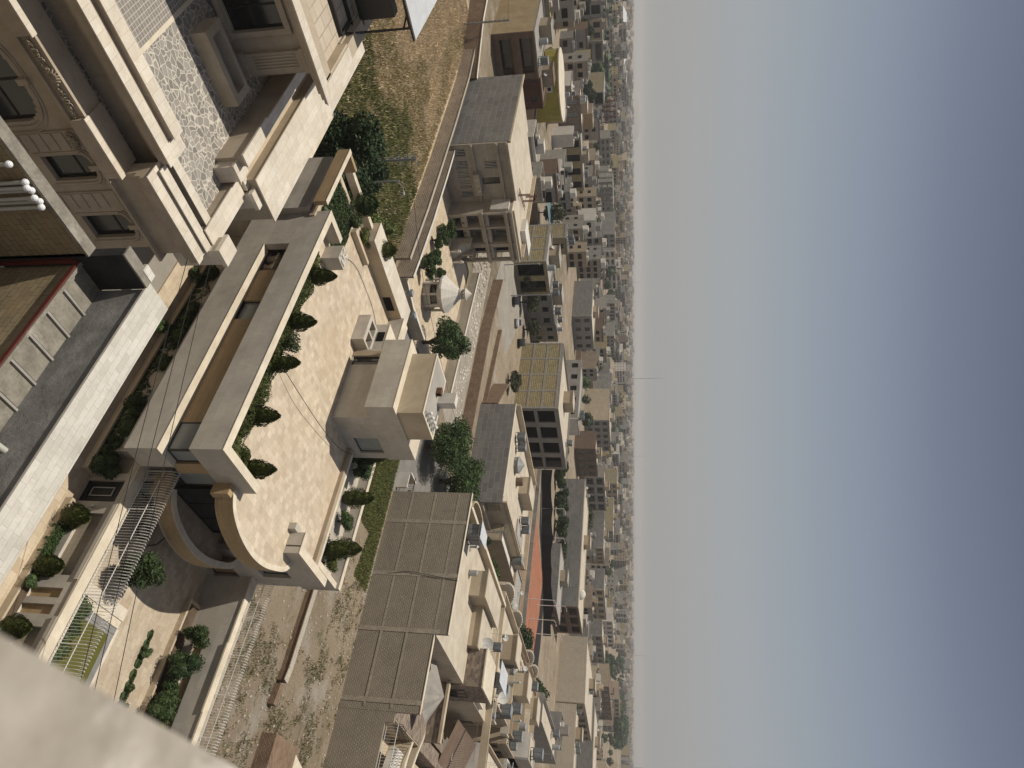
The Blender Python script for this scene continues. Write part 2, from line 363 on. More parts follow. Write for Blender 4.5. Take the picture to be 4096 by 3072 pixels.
def dup(root, loc, label=None, group=None, scale=None, rz=None):
    def cp(o, par):
        c = o.copy(); COL.objects.link(c); c.parent = par
        for ch in kids.get(o.name, []): cp(ch, c)
        return c
    kids = {}
    stack = [root]
    while stack:
        q = stack.pop(); kids[q.name] = list(q.children); stack += kids[q.name]
    r = cp(root, None); r.location = loc
    if label: r['label'] = label
    if group: r['group'] = group
    if scale: r.scale = scale if isinstance(scale, tuple) else (scale,) * 3
    if rz is not None: r.rotation_euler = (0, 0, rz)
    return r
def grid_wall(mb, axis, c, t, a0, a1, z0, z1, holes):
    """wall slab facing +x ('x') or -y ('y'); face at c, thickness t going back; holes=(a0,a1,z0,z1)"""
    A = sorted({a0, a1, *[h[0] for h in holes], *[h[1] for h in holes]}); Z = sorted({z0, z1, *[h[2] for h in holes], *[h[3] for h in holes]})
    A = [a for a in A if a0 <= a <= a1]; Z = [z for z in Z if z0 <= z <= z1]
    for i in range(len(A) - 1):
        run = None
        for j in range(len(Z) - 1):
            ma, mz = (A[i] + A[i + 1]) / 2, (Z[j] + Z[j + 1]) / 2
            hole = any(h[0] < ma < h[1] and h[2] < mz < h[3] for h in holes)
            if not hole:
                if run is None: run = [Z[j], Z[j + 1]]
                else: run[1] = Z[j + 1]
            if (hole or j == len(Z) - 2) and run:
                if axis == 'x': mb.box(c - t, A[i], run[0], c, A[i + 1], run[1])
                else: mb.box(A[i], c, run[0], A[i + 1], c + t, run[1])
                run = None
def leaves(mb, pts, size, rg, squash=1.0):
    for p in pts:
        s = size * rg.uniform(0.6, 1.4)
        a = Vector((rg.gauss(0, 1), rg.gauss(0, 1), rg.gauss(0, 1))).normalized(); b = a.orthogonal().normalized()
        b = (b + a.cross(b) * rg.uniform(-1, 1)).normalized()
        c = a.cross(b); p = Vector(p)
        mb.face([p - b * s, p + c * s * 0.45, p + b * s, p - c * s * 0.45])
def blob_points(rg, n, clumps):
    out = []
    tot = sum(c[1] ** 2 for c in clumps)
    for (cc, r, sz) in clumps:
        k = int(n * r * r / tot)
        for _ in range(k):
            d = Vector((rg.gauss(0, 1), rg.gauss(0, 1), rg.gauss(0, 1))).normalized()
            q = r * (rg.random() ** 0.28)
            out.append((cc[0] + d.x * q, cc[1] + d.y * q, cc[2] + d.z * q * sz))
    return out
def tree(label, x, y, h, r, mat='tree', n=3500, leaf=0.16, z=0.0, trunk=0.3, seed=1, group=None, name='tree', cat='tree', nc=14, core=0.0):
    rg = random.Random(seed)
    t = thing(name, label, cat, (x, y, z), group)
    zc = z + h * (trunk + (1 - trunk) / 2); rz = h * (1 - trunk) / 2
    cl = []
    for i in range(nc):
        d = Vector((rg.gauss(0, 1), rg.gauss(0, 1), rg.gauss(0, 1))).normalized() * rg.uniform(0.35, 0.72)
        cl.append(((x + d.x * r, y + d.y * r, zc + d.z * rz), r * rg.uniform(0.28, 0.48), min(1.3, rz / r)))
    mb = MB(); leaves(mb, blob_points(rg, n, cl), leaf, rg)
    if core:
        for c_, rr, q in cl: mb.ball(c_, rr * core, q, 7, 0.15, rg)
    mb.build('crown', mat, t)
    tb = MB(); tb.ring([(x, y, z - 0.1), (x + 0.05, y, z + h * 0.3), (x, y + 0.05, z + h * 0.6)], [r * 0.07 + 0.03, r * 0.05 + 0.02, 0.03], 7)
    for i in range(5):
        c_ = cl[i % len(cl)][0]
        tb.ring([(x + 0.03, y, z + h * trunk * 0.8), ((x + c_[0]) / 2, (y + c_[1]) / 2, (z + h * trunk + c_[2]) / 2 + 0.1), c_], [r * 0.035 + 0.015, r * 0.025 + 0.01, 0.01], 5)
    tb.build('trunk', 'bark', t)
    return t
def cypress_mesh(r, h, n, leaf, seed, mat='cyp'):
    rg = random.Random(seed); mb = MB(); pts = []
    def prof(u): return min(1.0, .62 + 1.9 * u) * max(0.02, 1 - max(0.0, (u - .28) / .74) ** 1.7) ** .75 * (1 + .06 * math.sin(u * 23 + r * 40))
    for _ in range(n):
        u = rg.random(); a = rg.uniform(0, 2 * math.pi); q = rg.uniform(0.8, 1.06) + 0.10 * math.sin(a * 4 + u * 8 + r * 50) + .05 * math.sin(a * 9 - u * 17)
        pts.append((math.cos(a) * r * prof(u) * q, math.sin(a) * r * prof(u) * q, u * h + 0.08))
    for p in pts:
        s = leaf * rg.uniform(0.6, 1.3); a = math.atan2(p[1], p[0]) + rg.uniform(-0.9, 0.9)
        t = Vector((-math.sin(a), math.cos(a), 0)); upv = Vector((math.cos(a) * 0.25, math.sin(a) * 0.25, 1)).normalized(); P = Vector(p)
        mb.face([P - upv * s * 0.9, P + t * s * 0.5, P + upv * s * 1.3, P - t * s * 0.5])
    k = [(0, 0, 0.1 + i * h / 8) for i in range(9)]
    mb.ring(k, [max(0.01, r * 0.78 * prof(i / 8)) if i < 8 else 0.01 for i in range(9)], 10)
    return mb
def make_cypress(label, x, y, z, r, h, seed=1, group=None, n=2600, mat='cyp', name='clipped_cypress', leaf=0.055, cat='shrub'):
    t = thing(name, label, cat, (x, y, z), group)
    mb = cypress_mesh(r, h, n, leaf, seed); mb.v = [(a + x, b + y, c + z) for a, b, c in mb.v]
    mb.build('crown', mat, t)
    MB().cyl(x, y, z - 0.05, z + 0.3, 0.04, 0.03, 6).build('trunk', 'bark', t)
    return t
def bushy(label, x, y, z, r, h, mat='bush', n=1500, leaf=0.06, seed=1, group=None, name='shrub', cat='shrub'):
    rg = random.Random(seed)
    t = thing(name, label, cat, (x, y, z), group)
    cl = [((x + rg.uniform(-.5, .5) * r, y + rg.uniform(-.5, .5) * r, z + h * rg.uniform(.35, .7)), r * rg.uniform(.45, .65), h / 2 / r) for _ in range(7)]
    mb = MB(); leaves(mb, blob_points(rg, n, cl), leaf, rg)
    for c_, rr, q in cl: mb.ball(c_, rr * 0.75, q, 8, 0.1, rg)
    mb.build('crown', mat, t)
    tb = MB()
    for a in (0, 2.1, 4.2): tb.ring([(x, y, z - 0.05), (x + math.cos(a) * r * .3, y + math.sin(a) * r * .3, z + h * .5)], [0.03, 0.015], 5)
    tb.build('stem', 'bark', t)
    return t
def strip_plants(label, cat, name, x0, y0, x1, y1, z0, z1, n, leaf, mat, seed=1, group=None, jit=0.0, corez=0.7):
    rg = random.Random(seed); mb = MB()
    pts = []
    for _ in range(n):
        fx, fy = rg.random(), rg.random(); X = x0 + fx * (x1 - x0); Y = y0 + fy * (y1 - y0)
        hh = 0.65 + 0.35 * math.sin(X * 2.3 + Y * 1.7) * math.cos(X * 0.9 - Y * 2.1)
        e = min(1, 4 * min(fx, 1 - fx, fy, 1 - fy) + 0.45)
        pts.append((X + rg.uniform(-jit, jit), Y + rg.uniform(-jit, jit), z0 + (z1 - z0) * hh * e * rg.uniform(0.75, 1.0)))
    leaves(mb, pts, leaf, rg)
    nx = max(1, int(abs(x1 - x0) / 0.5)); ny = max(1, int(abs(y1 - y0) / 0.5))
    for i in range(nx):
        for j in range(ny):
            cx = x0 + (i + .5) / nx * (x1 - x0); cy = y0 + (j + .5) / ny * (y1 - y0)
            hh = 0.65 + 0.35 * math.sin(cx * 2.3 + cy * 1.7) * math.cos(cx * 0.9 - cy * 2.1)
            mb.ball((cx, cy, z0), 0.32, (z1 - z0) * hh * corez / 0.32, 7, 0.15, rg)
    o = mb.build(name, mat); return tag(o, label, cat, group)
def wirecurve(pts, r, name, label, cat, mat='blackmetal', group=None):
    out = []
    P = [Vector(p) for p in pts]
    P2 = [P[0] * 2 - P[1]] + P + [P[-1] * 2 - P[-2]]
    for i in range(1, len(P2) - 2):
        for k in range(8):
            t = k / 8; a, b, c, d = P2[i - 1:i + 3]
            out.append(0.5 * ((2 * b) + (c - a) * t + (2 * a - 5 * b + 4 * c - d) * t * t + (3 * b - a - 3 * c + d) * t ** 3))
    out.append(P[-1])
    return tag(MB().ring(out, r, 5).build(name, mat), label, cat, group)
def smooth_pts(pts, k=6):
    P = [Vector((a, b, 0)) for a, b in pts]; P2 = [P[0] * 2 - P[1]] + P + [P[-1] * 2 - P[-2]]; out = []
    for i in range(1, len(P2) - 2):
        a, b, c, d = P2[i - 1:i + 3]
        for q in range(k):
            t = q / k; v = 0.5 * ((2 * b) + (c - a) * t + (2 * a - 5 * b + 4 * c - d) * t * t + (3 * b - a - 3 * c + d) * t ** 3)
            out.append((v.x, v.y))
    out.append(pts[-1]); return out
# ================================================================ setting
g = MB(); NG = 60
g.face([(-9400, -2900, 0), (4400, -2900, 0), (4400, 10400, 0), (-9400, 10400, 0)])
struct(g.build('ground', 'ground'))
struct(MB().face([(-140, 15, .004), (30, 15, .004), (30, 24.9, .004), (-140, 24.9, .004)]).build('street', 'street'))
struct(MB().box(-140, 24.4, 0, 30, 26.9, 0.12).build('pavement', 'pave'))
struct(MB().face([(-52, 55, .006), (-42, 55, .006), (-40, 66, .006), (-47, 100, .006), (-56, 100, .006)]).face([(-104, 55, .003), (-52, 55.0, .003), (-52, 60, .003), (-104, 60, .003)]).build('side_road', 'asphalt'))
struct(MB().face([(-150, 96, .005), (-101, 90, .005), (-98, 107, .005), (-150, 131, .005)]).build('far_street', 'street'))
# the raised courtyard behind the garden wall
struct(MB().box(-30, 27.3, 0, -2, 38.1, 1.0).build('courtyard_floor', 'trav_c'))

# ================================================================ modern villa across the street
V = thing('villa', 'modern stone villa with a wide travertine roof terrace and a curved corner balcony', 'villa', (-26, 32, 0))
TZ = 7.35
arc = smooth_pts([(-16.75, 27.9), (-15.95, 28.6), (-15.35, 29.9), (-15.08, 31.5), (-15.2, 33.0), (-15.6, 34.3), (-16.1, 35.4), (-16.8, 36.0)], 5)
# body
b = MB().mat('clad')
b.box(-35.0, 26.3, 0, -17.9, 38.8, 6.9)
b.box(-35.0, 25.9, 3.3, -17.9, 26.3, 4.6)
b.box(-40.6, 24.3, 0, -35.0, 38.0, 6.9)
grid_wall(b, 'x', -16.8, 0.4, 34.5, 38.85, 0, 8.3, [(36.3, 37.9, 4.7, 6.55), (35.4, 38.2, 1.3, 3.1)])
b.box(-17.9, 34.9, 0, -17.25, 38.8, 7.1)
b.box(-17.9, 27.9, 0, -17.5, 34.6, 3.15)
b.build('walls', parent=V)
# terrace floor
tf = MB().prism([(-34.6, 25.2), (-17.5, 25.2), (-17.5, 28.2)] + [(a - .02, c) for a, c in arc] + [(-17.3, 36.0), (-17.3, 38.2), (-40, 38.2), (-40, 24.6), (-34.6, 24.6)], 7.0, TZ)
tf.build('roof_terrace', 'trav', V)
# long upper and lower bands of the frame
fr = MB().mat('clad')
fr.box(-35.1, 24.7, 6.52, -17.0, 25.15, 8.25); fr.box(-17.45, 25.15, 6.52, -17.0, 28.55, 8.25)
fr.box(-35.1, 24.7, 3.14, -32.0, 25.15, 6.52)
fr.box(-32.0, 24.7, 3.14, -17.0, 25.15, 4.87); fr.box(-17.45, 25.15, 3.14, -17.0, 26.25, 4.87)
fr.box(-35.1, 25.15, 7.0, -34.65, 26.9, 8.25)
fr.mat('cladtop')
fr.box(-35.12, 24.68, 8.25, -16.98, 25.17, 8.28); fr.box(-17.47, 25.17, 8.25, -16.98, 28.57, 8.28); fr.box(-35.12, 25.17, 8.25, -34.63, 26.92, 8.28)
fr.box(-32.0, 24.68, 4.87, -16.98, 25.3, 4.9); fr.box(-17.6, 25.3, 4.87, -16.98, 26.27, 4.9)
fr.mat('clad'); fr.box(-35.0, 24.75, 3.0, -17.1, 26.3, 3.14)
fr.box(-30.3, 25.15, 6.4, -17.5, 26.3, 6.52)
fr.build('facade_frame', parent=V)
# infill behind the bands: open niche, wood-look panels, windows
MB().box(-30.3, 25.3, 4.9, -27.7, 26.2, 6.5).box(-26.2, 25.3, 4.9, -19.0, 26.2, 6.5).box(-17.9, 26.35, 4.6, -17.25, 27.2, 6.5).build('ribbed_panel', 'wood', V)
MB().box(-32.1, 26.25, 4.8, -30.3, 26.3, 6.5).build('niche_back', 'creamd', V)
def win(par, axis, c, a0, a1, z0, z1, mull=1, gl='glass', fr='frame', fw=0.06, name='window', trans=None):
    m = MB()
    def bx(p0, p1, q0, q1, d0, d1):
        if axis == 'x': m.box(c + d0, p0, q0, c + d1, p1, q1)
        else: m.box(p0, c - d1, q0, p1, c - d0, q1)
    bx(a0, a1, z0, z0 + fw, 0, .06); bx(a0, a1, z1 - fw, z1, 0, .06); bx(a0, a0 + fw, z0 + fw, z1 - fw, 0, .06); bx(a1 - fw, a1, z0 + fw, z1 - fw, 0, .06)
    for i in range(mull):
        q = a0 + (a1 - a0) * (i + 1) / (mull + 1); bx(q - fw / 2, q + fw / 2, z0 + fw, z1 - fw, 0, .05)
    if trans: bx(a0 + fw, a1 - fw, trans - fw / 2, trans + fw / 2, 0, .045)
    w_ = m.build(name, fr, par)
    g = MB()
    if axis == 'x': g.box(c - .03, a0 + .01, z0 + .01, c + .02, a1 - .01, z1 - .01)
    else: g.box(a0 + .01, c - .02, z0 + .01, a1 - .01, c + .03, z1 - .01)
    g.build('pane', gl, w_)
    return w_
win(V, 'y', 25.5, -27.7, -26.2, 4.9, 6.5, 0, 'glassblue'); win(V, 'y', 25.35, -19.0, -17.35, 4.9, 6.5, 0, 'glassblue')
win(V, 'x', -17.4, 25.35, 26.3, 4.9, 6.5, 0, 'glassblue'); win(V, 'x', -17.5, 27.2, 28.6, 4.1, 6.5, 0, 'glassblue')
win(V, 'x', -17.1, 36.3, 37.9, 4.7, 6.55, 1, 'glassblue'); win(V, 'x', -17.1, 35.4, 38.2, 1.3, 3.1, 0, 'wood')
win(V, 'x', -17.45, 28.9, 33.6, 3.2, 6.3, 2, 'glass'); win(V, 'x', -17.45, 28.4, 31.2, 1.05, 3.0, 1, 'glassblue')
# curved balcony and curved roof edge
bal = MB().mat('wood')
def arcband(mb, pts, th, z0, z1, topmat, mat, top=0.03):
    c = Vector((-19, 31.8, 0)); ins = []
    for a, d in pts:
        v = Vector((a, d, 0)); n = (v - c).normalized(); ins.append((a - n.x * th, d - n.y * th))
    for i in range(len(pts) - 1):
        q = [pts[i], pts[i + 1], ins[i + 1], ins[i]]
        mb.mat(mat).prism(q, z0, z1); mb.mat(topmat).prism(q, z1, z1 + top)
    return ins
arcband(bal, arc, 0.38, 3.15, 4.02, 'cladtop', 'wood')
bal.mat('wood').box(-17.5, 27.55, 3.15, -16.3, 28.0, 4.02)
bal.build('balcony_parapet', parent=V)
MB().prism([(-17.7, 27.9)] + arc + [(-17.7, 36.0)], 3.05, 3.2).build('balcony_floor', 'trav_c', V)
re_ = MB(); arcband(re_, arc, 0.3, 6.4, 7.36, 'cladtop', 'wood')
re_.mat('wood').box(-17.5, 27.6, 6.4, -16.4, 28.0, 7.36); re_.build('roof_edge', parent=V)
MB().prism([(-17.7, 27.95)] + [(a - .1, c) for a, c in arc] + [(-17.7, 36.0)], 6.45, 6.6).build('balcony_soffit', 'clad', V)
# parapets round the terrace
pp = MB().mat('clad')
pp.box(-18.1, 34.5, 7.35, -17.3, 34.85, 8.3); pp.box(-18.5, 34.1, 7.35, -18.1, 34.85, 7.8)
pp.mat('cladtop').box(-17.32, 34.48, 8.3, -16.78, 38.87, 8.33).box(-18.12, 34.48, 8.3, -17.32, 34.87, 8.33)
pp.mat('creamd').box(-26.5, 38.1, 7.35, -17.3, 38.5, 7.62)
pp.mat('cladtop').box(-26.5, 38.5, 7.35, -17.3, 38.75, 7.62)
pp.mat('clad').box(-38.4, 42.3, 5.0, -18.2, 42.65, 7.62).box(-18.55, 38.85, 0, -18.2, 42.3, 7.4)
pp.mat('cladtop').box(-38.4, 42.28, 7.62, -18.18, 42.67, 7.66).box(-18.57, 38.85, 7.4, -18.18, 42.28, 7.44)
pp.mat('clad').box(-40.0, 38.8, 0, -18.55, 42.3, 6.85)
pp.mat('cream').box(-41.4, 30.4, 6.0, -39.3, 38.2, 8.36); pp.mat('marble').box(-41.42, 30.38, 8.36, -39.28, 39.4, 8.4)
pp.mat('wood').box(-40.9, 24.0, 7.3, -35.12, 24.3, 8.15).box(-40.9, 24.3, 7.3, -40.6, 25.6, 8.15)
pp.mat('cladtop').box(-40.92, 23.98, 8.15, -35.12, 24.32, 8.18).box(-41.0, 25.6, 7.35, -40.6, 30.38, 7.9)
pp.mat('cream').box(-38.6, 28.8, 7.35, -38.3, 31.8, 7.75)
pp.build('terrace_parapet', parent=V)
MB().box(-39.29, 35.9, 7.45, -39.25, 37.3, 8.05).build('vent_window', 'dark', V)
# penthouse
ph = MB().mat('clad')
grid_wall(ph, 'x', -26.55, 0.35, 34.65, 39.3, TZ, 10.0, [(36.95, 38.7, 8.1, 9.85)])
grid_wall(ph, 'y', 34.65, 0.35, -32.6, -26.9, TZ, 10.0, [(-31.95, -31.15, 7.45, 9.5)])
ph.box(-32.6, 35.0, TZ, -26.9, 39.3, 10.0)
ph.mat('clad').box(-32.4, 33.5, 9.97, -26.5, 39.4, 11.87)
ph.mat('cladtop').box(-32.42, 33.48, 11.87, -26.48, 39.42, 11.9)
ph.mat('cream').box(-31.7, 34.2, 11.9, -26.6, 37.1, 13.62)
ph.mat('cladtop').box(-31.72, 34.18, 13.62, -26.58, 37.12, 13.66)
ph.mat('roofg').box(-31.5, 34.4, 13.66, -26.8, 36.9, 13.68)
ph.build('penthouse', parent=V)
MB().box(-32.4, 34.6, 7.4, -31.95, 34.66, 9.9).build('door_frame', 'creamd', V)
win(V, 'y', 34.8, -31.95, -31.15, 7.45, 9.5, 1, 'glass'); win(V, 'x', -26.75, 36.95, 38.7, 8.1, 9.85, 0, 'glassblue')
sb = MB().mat('clad')
sb.box(-35.0, 33.6, TZ, -32.6, 34.0, 8.3).box(-35.0, 34.9, TZ, -32.6, 35.2, 8.3).box(-35.0, 34.0, TZ, -34.8, 34.9, 8.3).box(-33.9, 34.0, TZ, -33.7, 34.9, 8.3).box(-32.8, 34.0, TZ, -32.6, 34.9, 8.3)
sb.box(-35.6, 35.2, TZ, -32.6, 39.3, 9.1); sb.mat('cladtop').box(-35.62, 35.18, 9.1, -32.6, 39.32, 9.13); sb.mat('dark').box(-34.8, 35.17, 8.4, -33.9, 35.2, 8.95)
sb.mat('clad').box(-39.3, 38.2, TZ, -35.6, 39.3, 8.6); sb.mat('cladtop').box(-39.3, 38.18, 8.6, -35.6, 39.32, 8.63)
sb.build('stair_block', parent=V)
# things on the villa
pb = thing('planter_box', 'tall square stone planter filled with white pebbles on the roof terrace', 'planter', (-33.8, 27.4, TZ))
MB().box(-34.4, 26.9, TZ, -33.2, 27.9, 8.55).build('box', 'clad', pb)
m = MB(); rg = random.Random(4)
for i in range(26): m.ball((-33.8 + rg.uniform(-.45, .45), 27.4 + rg.uniform(-.35, .35), 8.57), rg.uniform(.07, .13), 0.8, 7, .1, rg)
m.build('pebbles', 'white', pb)
for i, xx in enumerate((-31.7, -30.9)):
    t = thing('wicker_stool', ('wicker stool in the open facade niche, farther from the ribbed panel', 'wicker stool in the open facade niche, beside the ribbed panel')[i], 'stool', (xx, 25.7, 4.9), 'stools in the facade niche')
    MB().ring([(xx, 25.7, 4.9), (xx, 25.7, 5.15), (xx, 25.7, 5.5)], [.3, .22, .32], 10).build('base', 'creamd', t); MB().box(xx - .3, 25.4, 5.5, xx + .3, 26.0, 5.6).build('cushion', 'cladtop', t)
wirecurve([(-34.4, 27.9, 8.6), (-35.6, 29, 7.42), (-36.6, 29.9, 7.4), (-37.2, 31.3, 7.4), (-37.3, 33.4, 7.4), (-37.2, 35.2, 7.4), (-36.5, 37.0, 7.4), (-35.7, 37.8, 7.5)], 0.018, 'cable', 'thin black cable snaking over the travertine terrace to the stair block', 'cable')
wirecurve([(-24.4, 26.6, 7.6), (-24.2, 29.8, 7.9), (-24.6, 33.2, 7.8), (-25.3, 36.4, 7.7), (-26.5, 38.9, 7.6)], 0.02, 'cable', 'black cable stretched from the hedge past the penthouse side', 'cable')
# roof gear of the penthouse
aw = thing('water_pipe_set', 'row of white pipe valves on the edge of the penthouse roof', 'pipes', (-27.1, 35.3, 13.68))
for i in range(4): MB().cyl(-26.95, 34.7 + i * .5, 13.68, 13.95, .09, .09, 8).ball((-26.95, 34.7 + i * .5, 14.0), .13).build('valve', 'whitemetal', aw)
MB().ring([(-27, 34.5, 13.74), (-27, 36.6, 13.74), (-30.5, 36.7, 13.74)], .03, 5).build('pipe', 'greymetal', aw)
ch = thing('chimney', 'square pale chimney block with a small iron frame behind the penthouse roof', 'chimney', (-29.4, 36.4, 13.68))
MB().box(-29.9, 36.2, 13.68, -29.0, 36.8, 14.9).build('stack', 'white', ch); MB().box(-29.8, 35.5, 13.7, -29.3, 35.56, 14.0).box(-29.8, 35.8, 13.7, -29.3, 35.86, 14.0).box(-29.8, 35.5, 14.0, -29.3, 35.86, 14.05).build('iron_frame', 'rust', ch)
# plants of the terrace
cyA = None
spots = [(-31.0, 26.5, 'shaggy split-topped cypress on the terrace, nearest the pebble planter', .52, 1.75), (-27.1, 26.5, 'round-topped cypress on the terrace between the pebble planter and the small pine', .52, 1.65),
 (-23.85, 26.35, 'tapering cypress on the terrace next to the small pine', .52, 1.75), (-20.35, 26.5, 'pointed cypress on the terrace by the front parapet, one before the corner', .52, 1.75), (-18.1, 28.0, 'oval cypress at the parapet corner of the terrace, nearest the curved roof edge', .5, 1.7)]
for i, (x, y, lb, r, h) in enumerate(spots): make_cypress(lb, x, y, TZ, r, h, 10 + i, 'cypresses along the terrace parapet')
tree('small loose-needled pine on the terrace between two clipped cypresses', -25.4, 26.5, 1.5, .62, 'bush', 1500, .05, TZ, .1, 5, name='small_pine', nc=9)
strip_plants('long low hedge creeping behind the front parapet of the terrace', 'hedge', 'hedge', -33.0, 25.25, -17.6, 26.9, TZ, TZ + .85, 16000, .045, 'cyp', 3, corez=.75)
strip_plants('short hedge piece turning the corner behind the end parapet', 'hedge', 'hedge', -18.9, 26.9, -17.5, 28.0, TZ, TZ + .8, 2500, .045, 'cyp', 4, corez=.75)
strip_plants('wide green ground cover at the terrace end behind the ribbed parapet', 'ground cover', 'hedge', -39.3, 24.9, -35.0, 28.6, TZ, TZ + .5, 6000, .06, 'bush', 5, corez=.8)
make_cypress('dark reddish clipped bush at the far corner planter of the terrace', -40.1, 27.9, 7.6, .85, 1.5, 20, mat='bush'); bushy('small dark ball bush inside the terrace planter bed', -38.4, 28.0, TZ, .6, 1.1, 'bush', 1500, .05, 6)
bushy('olive green sprawling bush in the terrace planter', -39.5, 30.4, TZ, .8, .8, 'cyp', 1800, .05, 7); make_cypress('egg-shaped dark cypress on the outer edge of the terrace, by the pale wide wall', -40.4, 32.2, 7.7, .75, 1.5, 22)
# garden strip on the far side of the terrace
make_cypress('tall green cypress in the side planter closest to the penthouse', -27.5, 40.6, 6.85, .6, 2.3, 31, 'cypresses of the side planter'); bushy('big round dark bush in the side planter between two cypresses', -26.5, 40.8, 6.85, .85, 1.6, 'bush', 2600, .055, 32)
make_cypress('broad cypress in the middle of the side planter', -24.2, 40.8, 6.85, .68, 2.1, 33, 'cypresses of the side planter'); bushy('loose round shrub in the side planter over the grey floor', -22.4, 40.9, 6.85, .75, 1.2, 'bush', 2200, .05, 34)
make_cypress('largest cypress at the end of the side planter, outer side', -20.6, 41.3, 6.85, .68, 2.0, 35, 'cypresses of the side planter'); make_cypress('twin-headed cypress next to the end wall of the terrace', -19.7, 39.8, 6.85, .6, 1.9, 36, 'cypresses of the side planter'); bushy('low round cypress bush at the corner of the end wall', -19.2, 40.6, 6.85, .6, 1.2, 'cyp', 1800, .05, 37)
bushy('small bush tucked under the penthouse wall at the planter end', -26.9, 39.7, 6.9, .45, .9, 'bush', 900, .05, 38)
strip_plants('thin creeping hedge along the inner side planter wall', 'hedge', 'hedge', -26.0, 38.9, -19.0, 39.4, 6.9, 7.5, 2500, .05, 'bush', 8)

# ================================================================ garden wall along the street, with fence
G = thing('garden_wall', 'grey garden wall with split-stone panels, vertical slots and a speckled coping', 'wall', (-14, 27, 0))
holes = [(-14.65, -11.5, .85, 2.02), (-9.15, -5.9, .85, 2.0), (-10.9, -10.45, .35, 2.02), (-10.15, -9.7, .35, 2.02), (-16.5, -15.3, 0.1, 2.22), (-18.6, -16.9, .4, 2.15), (-20.3, -19.9, .4, 2.05), (-19.7, -19.3, .4, 2.05), (-23.2, -22.8, .4, 2.05), (-22.6, -22.2, .4, 2.05), (-30.0, -29.6, .4, 2.05), (-29.4, -29.0, .4, 2.05), (-33.2, -32.8, .4, 2.05), (-32.6, -32.2, .4, 2.05)]
w = MB().mat('clad'); grid_wall(w, 'y', 26.8, .25, -52, -5, 0, 2.55, holes); w.box(-52, 27.05, 0, -5, 27.3, 2.55)
w.mat('cladtop').box(-52, 26.72, 2.55, -5, 27.45, 2.66)
w.mat('clad').box(-9.6, 26.7, 2.35, -5, 26.8, 2.55).box(-18.9, 26.7, 2.35, -11.3, 26.8, 2.55)
w.build('wall', parent=G)
for a, c_ in ((-14.65, -11.5), (-9.15, -5.9), (-18.6, -16.9)):
    MB().box(a, 26.98, .4 if a < -16 else .85, c_, 27.05, 2.15 if a < -16 else 2.02).build('stone_panel', 'split', G)
for a in (-10.9, -10.15, -20.3, -19.7, -23.2, -22.6, -30.0, -29.4, -33.2, -32.6):
    MB().box(a, 26.98, .35, a + .45, 27.05, 2.05).build('slot_panel', 'wood', G)
dr = MB().mat('blackmetal').box(-16.5, 26.95, .1, -15.3, 27.03, 2.22).box(-16.4, 26.9, .25, -15.4, 26.95, .4).box(-16.4, 26.9, 1.95, -15.4, 26.95, 2.1).box(-16.4, 26.9, .4, -16.28, 26.95, 1.95).box(-15.52, 26.9, .4, -15.4, 26.95, 1.95).box(-16.1, 26.92, .6, -15.7, 26.95, 1.75).build('door', parent=G)
MB().box(-16.15, 26.88, .55, -16.1, 26.92, 1.8).box(-15.7, 26.88, .55, -15.65, 26.92, 1.8).box(-16.1, 26.88, 1.75, -15.7, 26.92, 1.8).box(-16.1, 26.88, .55, -15.7, 26.92, .6).build('moulding', 'greymetal', dr)
tag(MB().box(-15.05, 26.7, 1.15, -14.95, 26.8, 1.3).ball((-15.0, 26.68, 1.3), .06).build('door_lamp', 'whitemetal'), 'small white lamp on the garden wall beside the black door', 'lamp')
# planters in front of the wall
pl = thing('street_planter', 'long low stone planter against the garden wall between the black door and the near end', 'planter', (-10, 26.5, 0.12)); MB().mat('cream').box(-15.1, 26.15, .12, -5, 26.27, .5).box(-15.1, 26.27, .12, -14.98, 26.8, .5).build('kerb', parent=pl); MB().box(-14.98, 26.27, .12, -5, 26.8, .4).build('soil', 'soil', pl)
pl = thing('street_planter', 'long low stone planter against the garden wall beyond the black door', 'planter', (-30, 26.5, 0.12)); MB().mat('cream').box(-50, 26.0, .12, -16.7, 26.14, .5).box(-16.82, 26.14, .12, -16.7, 26.8, .5).build('kerb', parent=pl); MB().box(-50, 26.14, .12, -16.82, 26.8, .4).build('soil', 'soil', pl)
make_cypress('clipped cypress in the street planter next to the black door', -14.2, 26.35, .4, .55, 1.3, 41, 'cypresses in the street planter'); make_cypress('dense clipped cypress in the middle of the street planter', -11.75, 26.45, .4, .5, 1.25, 42, 'cypresses in the street planter'); make_cypress('clipped cypress in the street planter at the left border of the photo', -8.95, 26.5, .4, .5, 1.3, 43, 'cypresses in the street planter')
strip_plants('dense dark planting in the street planter beyond the black door', 'hedge', 'hedge', -34, 26.15, -17.2, 26.75, .4, 1.5, 9000, .06, 'bush', 12)
strip_plants('low trailing hedge between the two middle cypresses of the street planter', 'hedge', 'hedge', -13.9, 26.1, -12.0, 26.7, .4, .85, 2200, .05, 'tree', 9); bushy('wispy bush at the slot end of the street planter', -11.0, 26.35, .4, .4, .6, 'tree', 700, .05, 10); bushy('wispy bush beside the cypress at the left border', -8.6, 26.3, .4, .35, .6, 'tree', 700, .05, 11)
k = 0
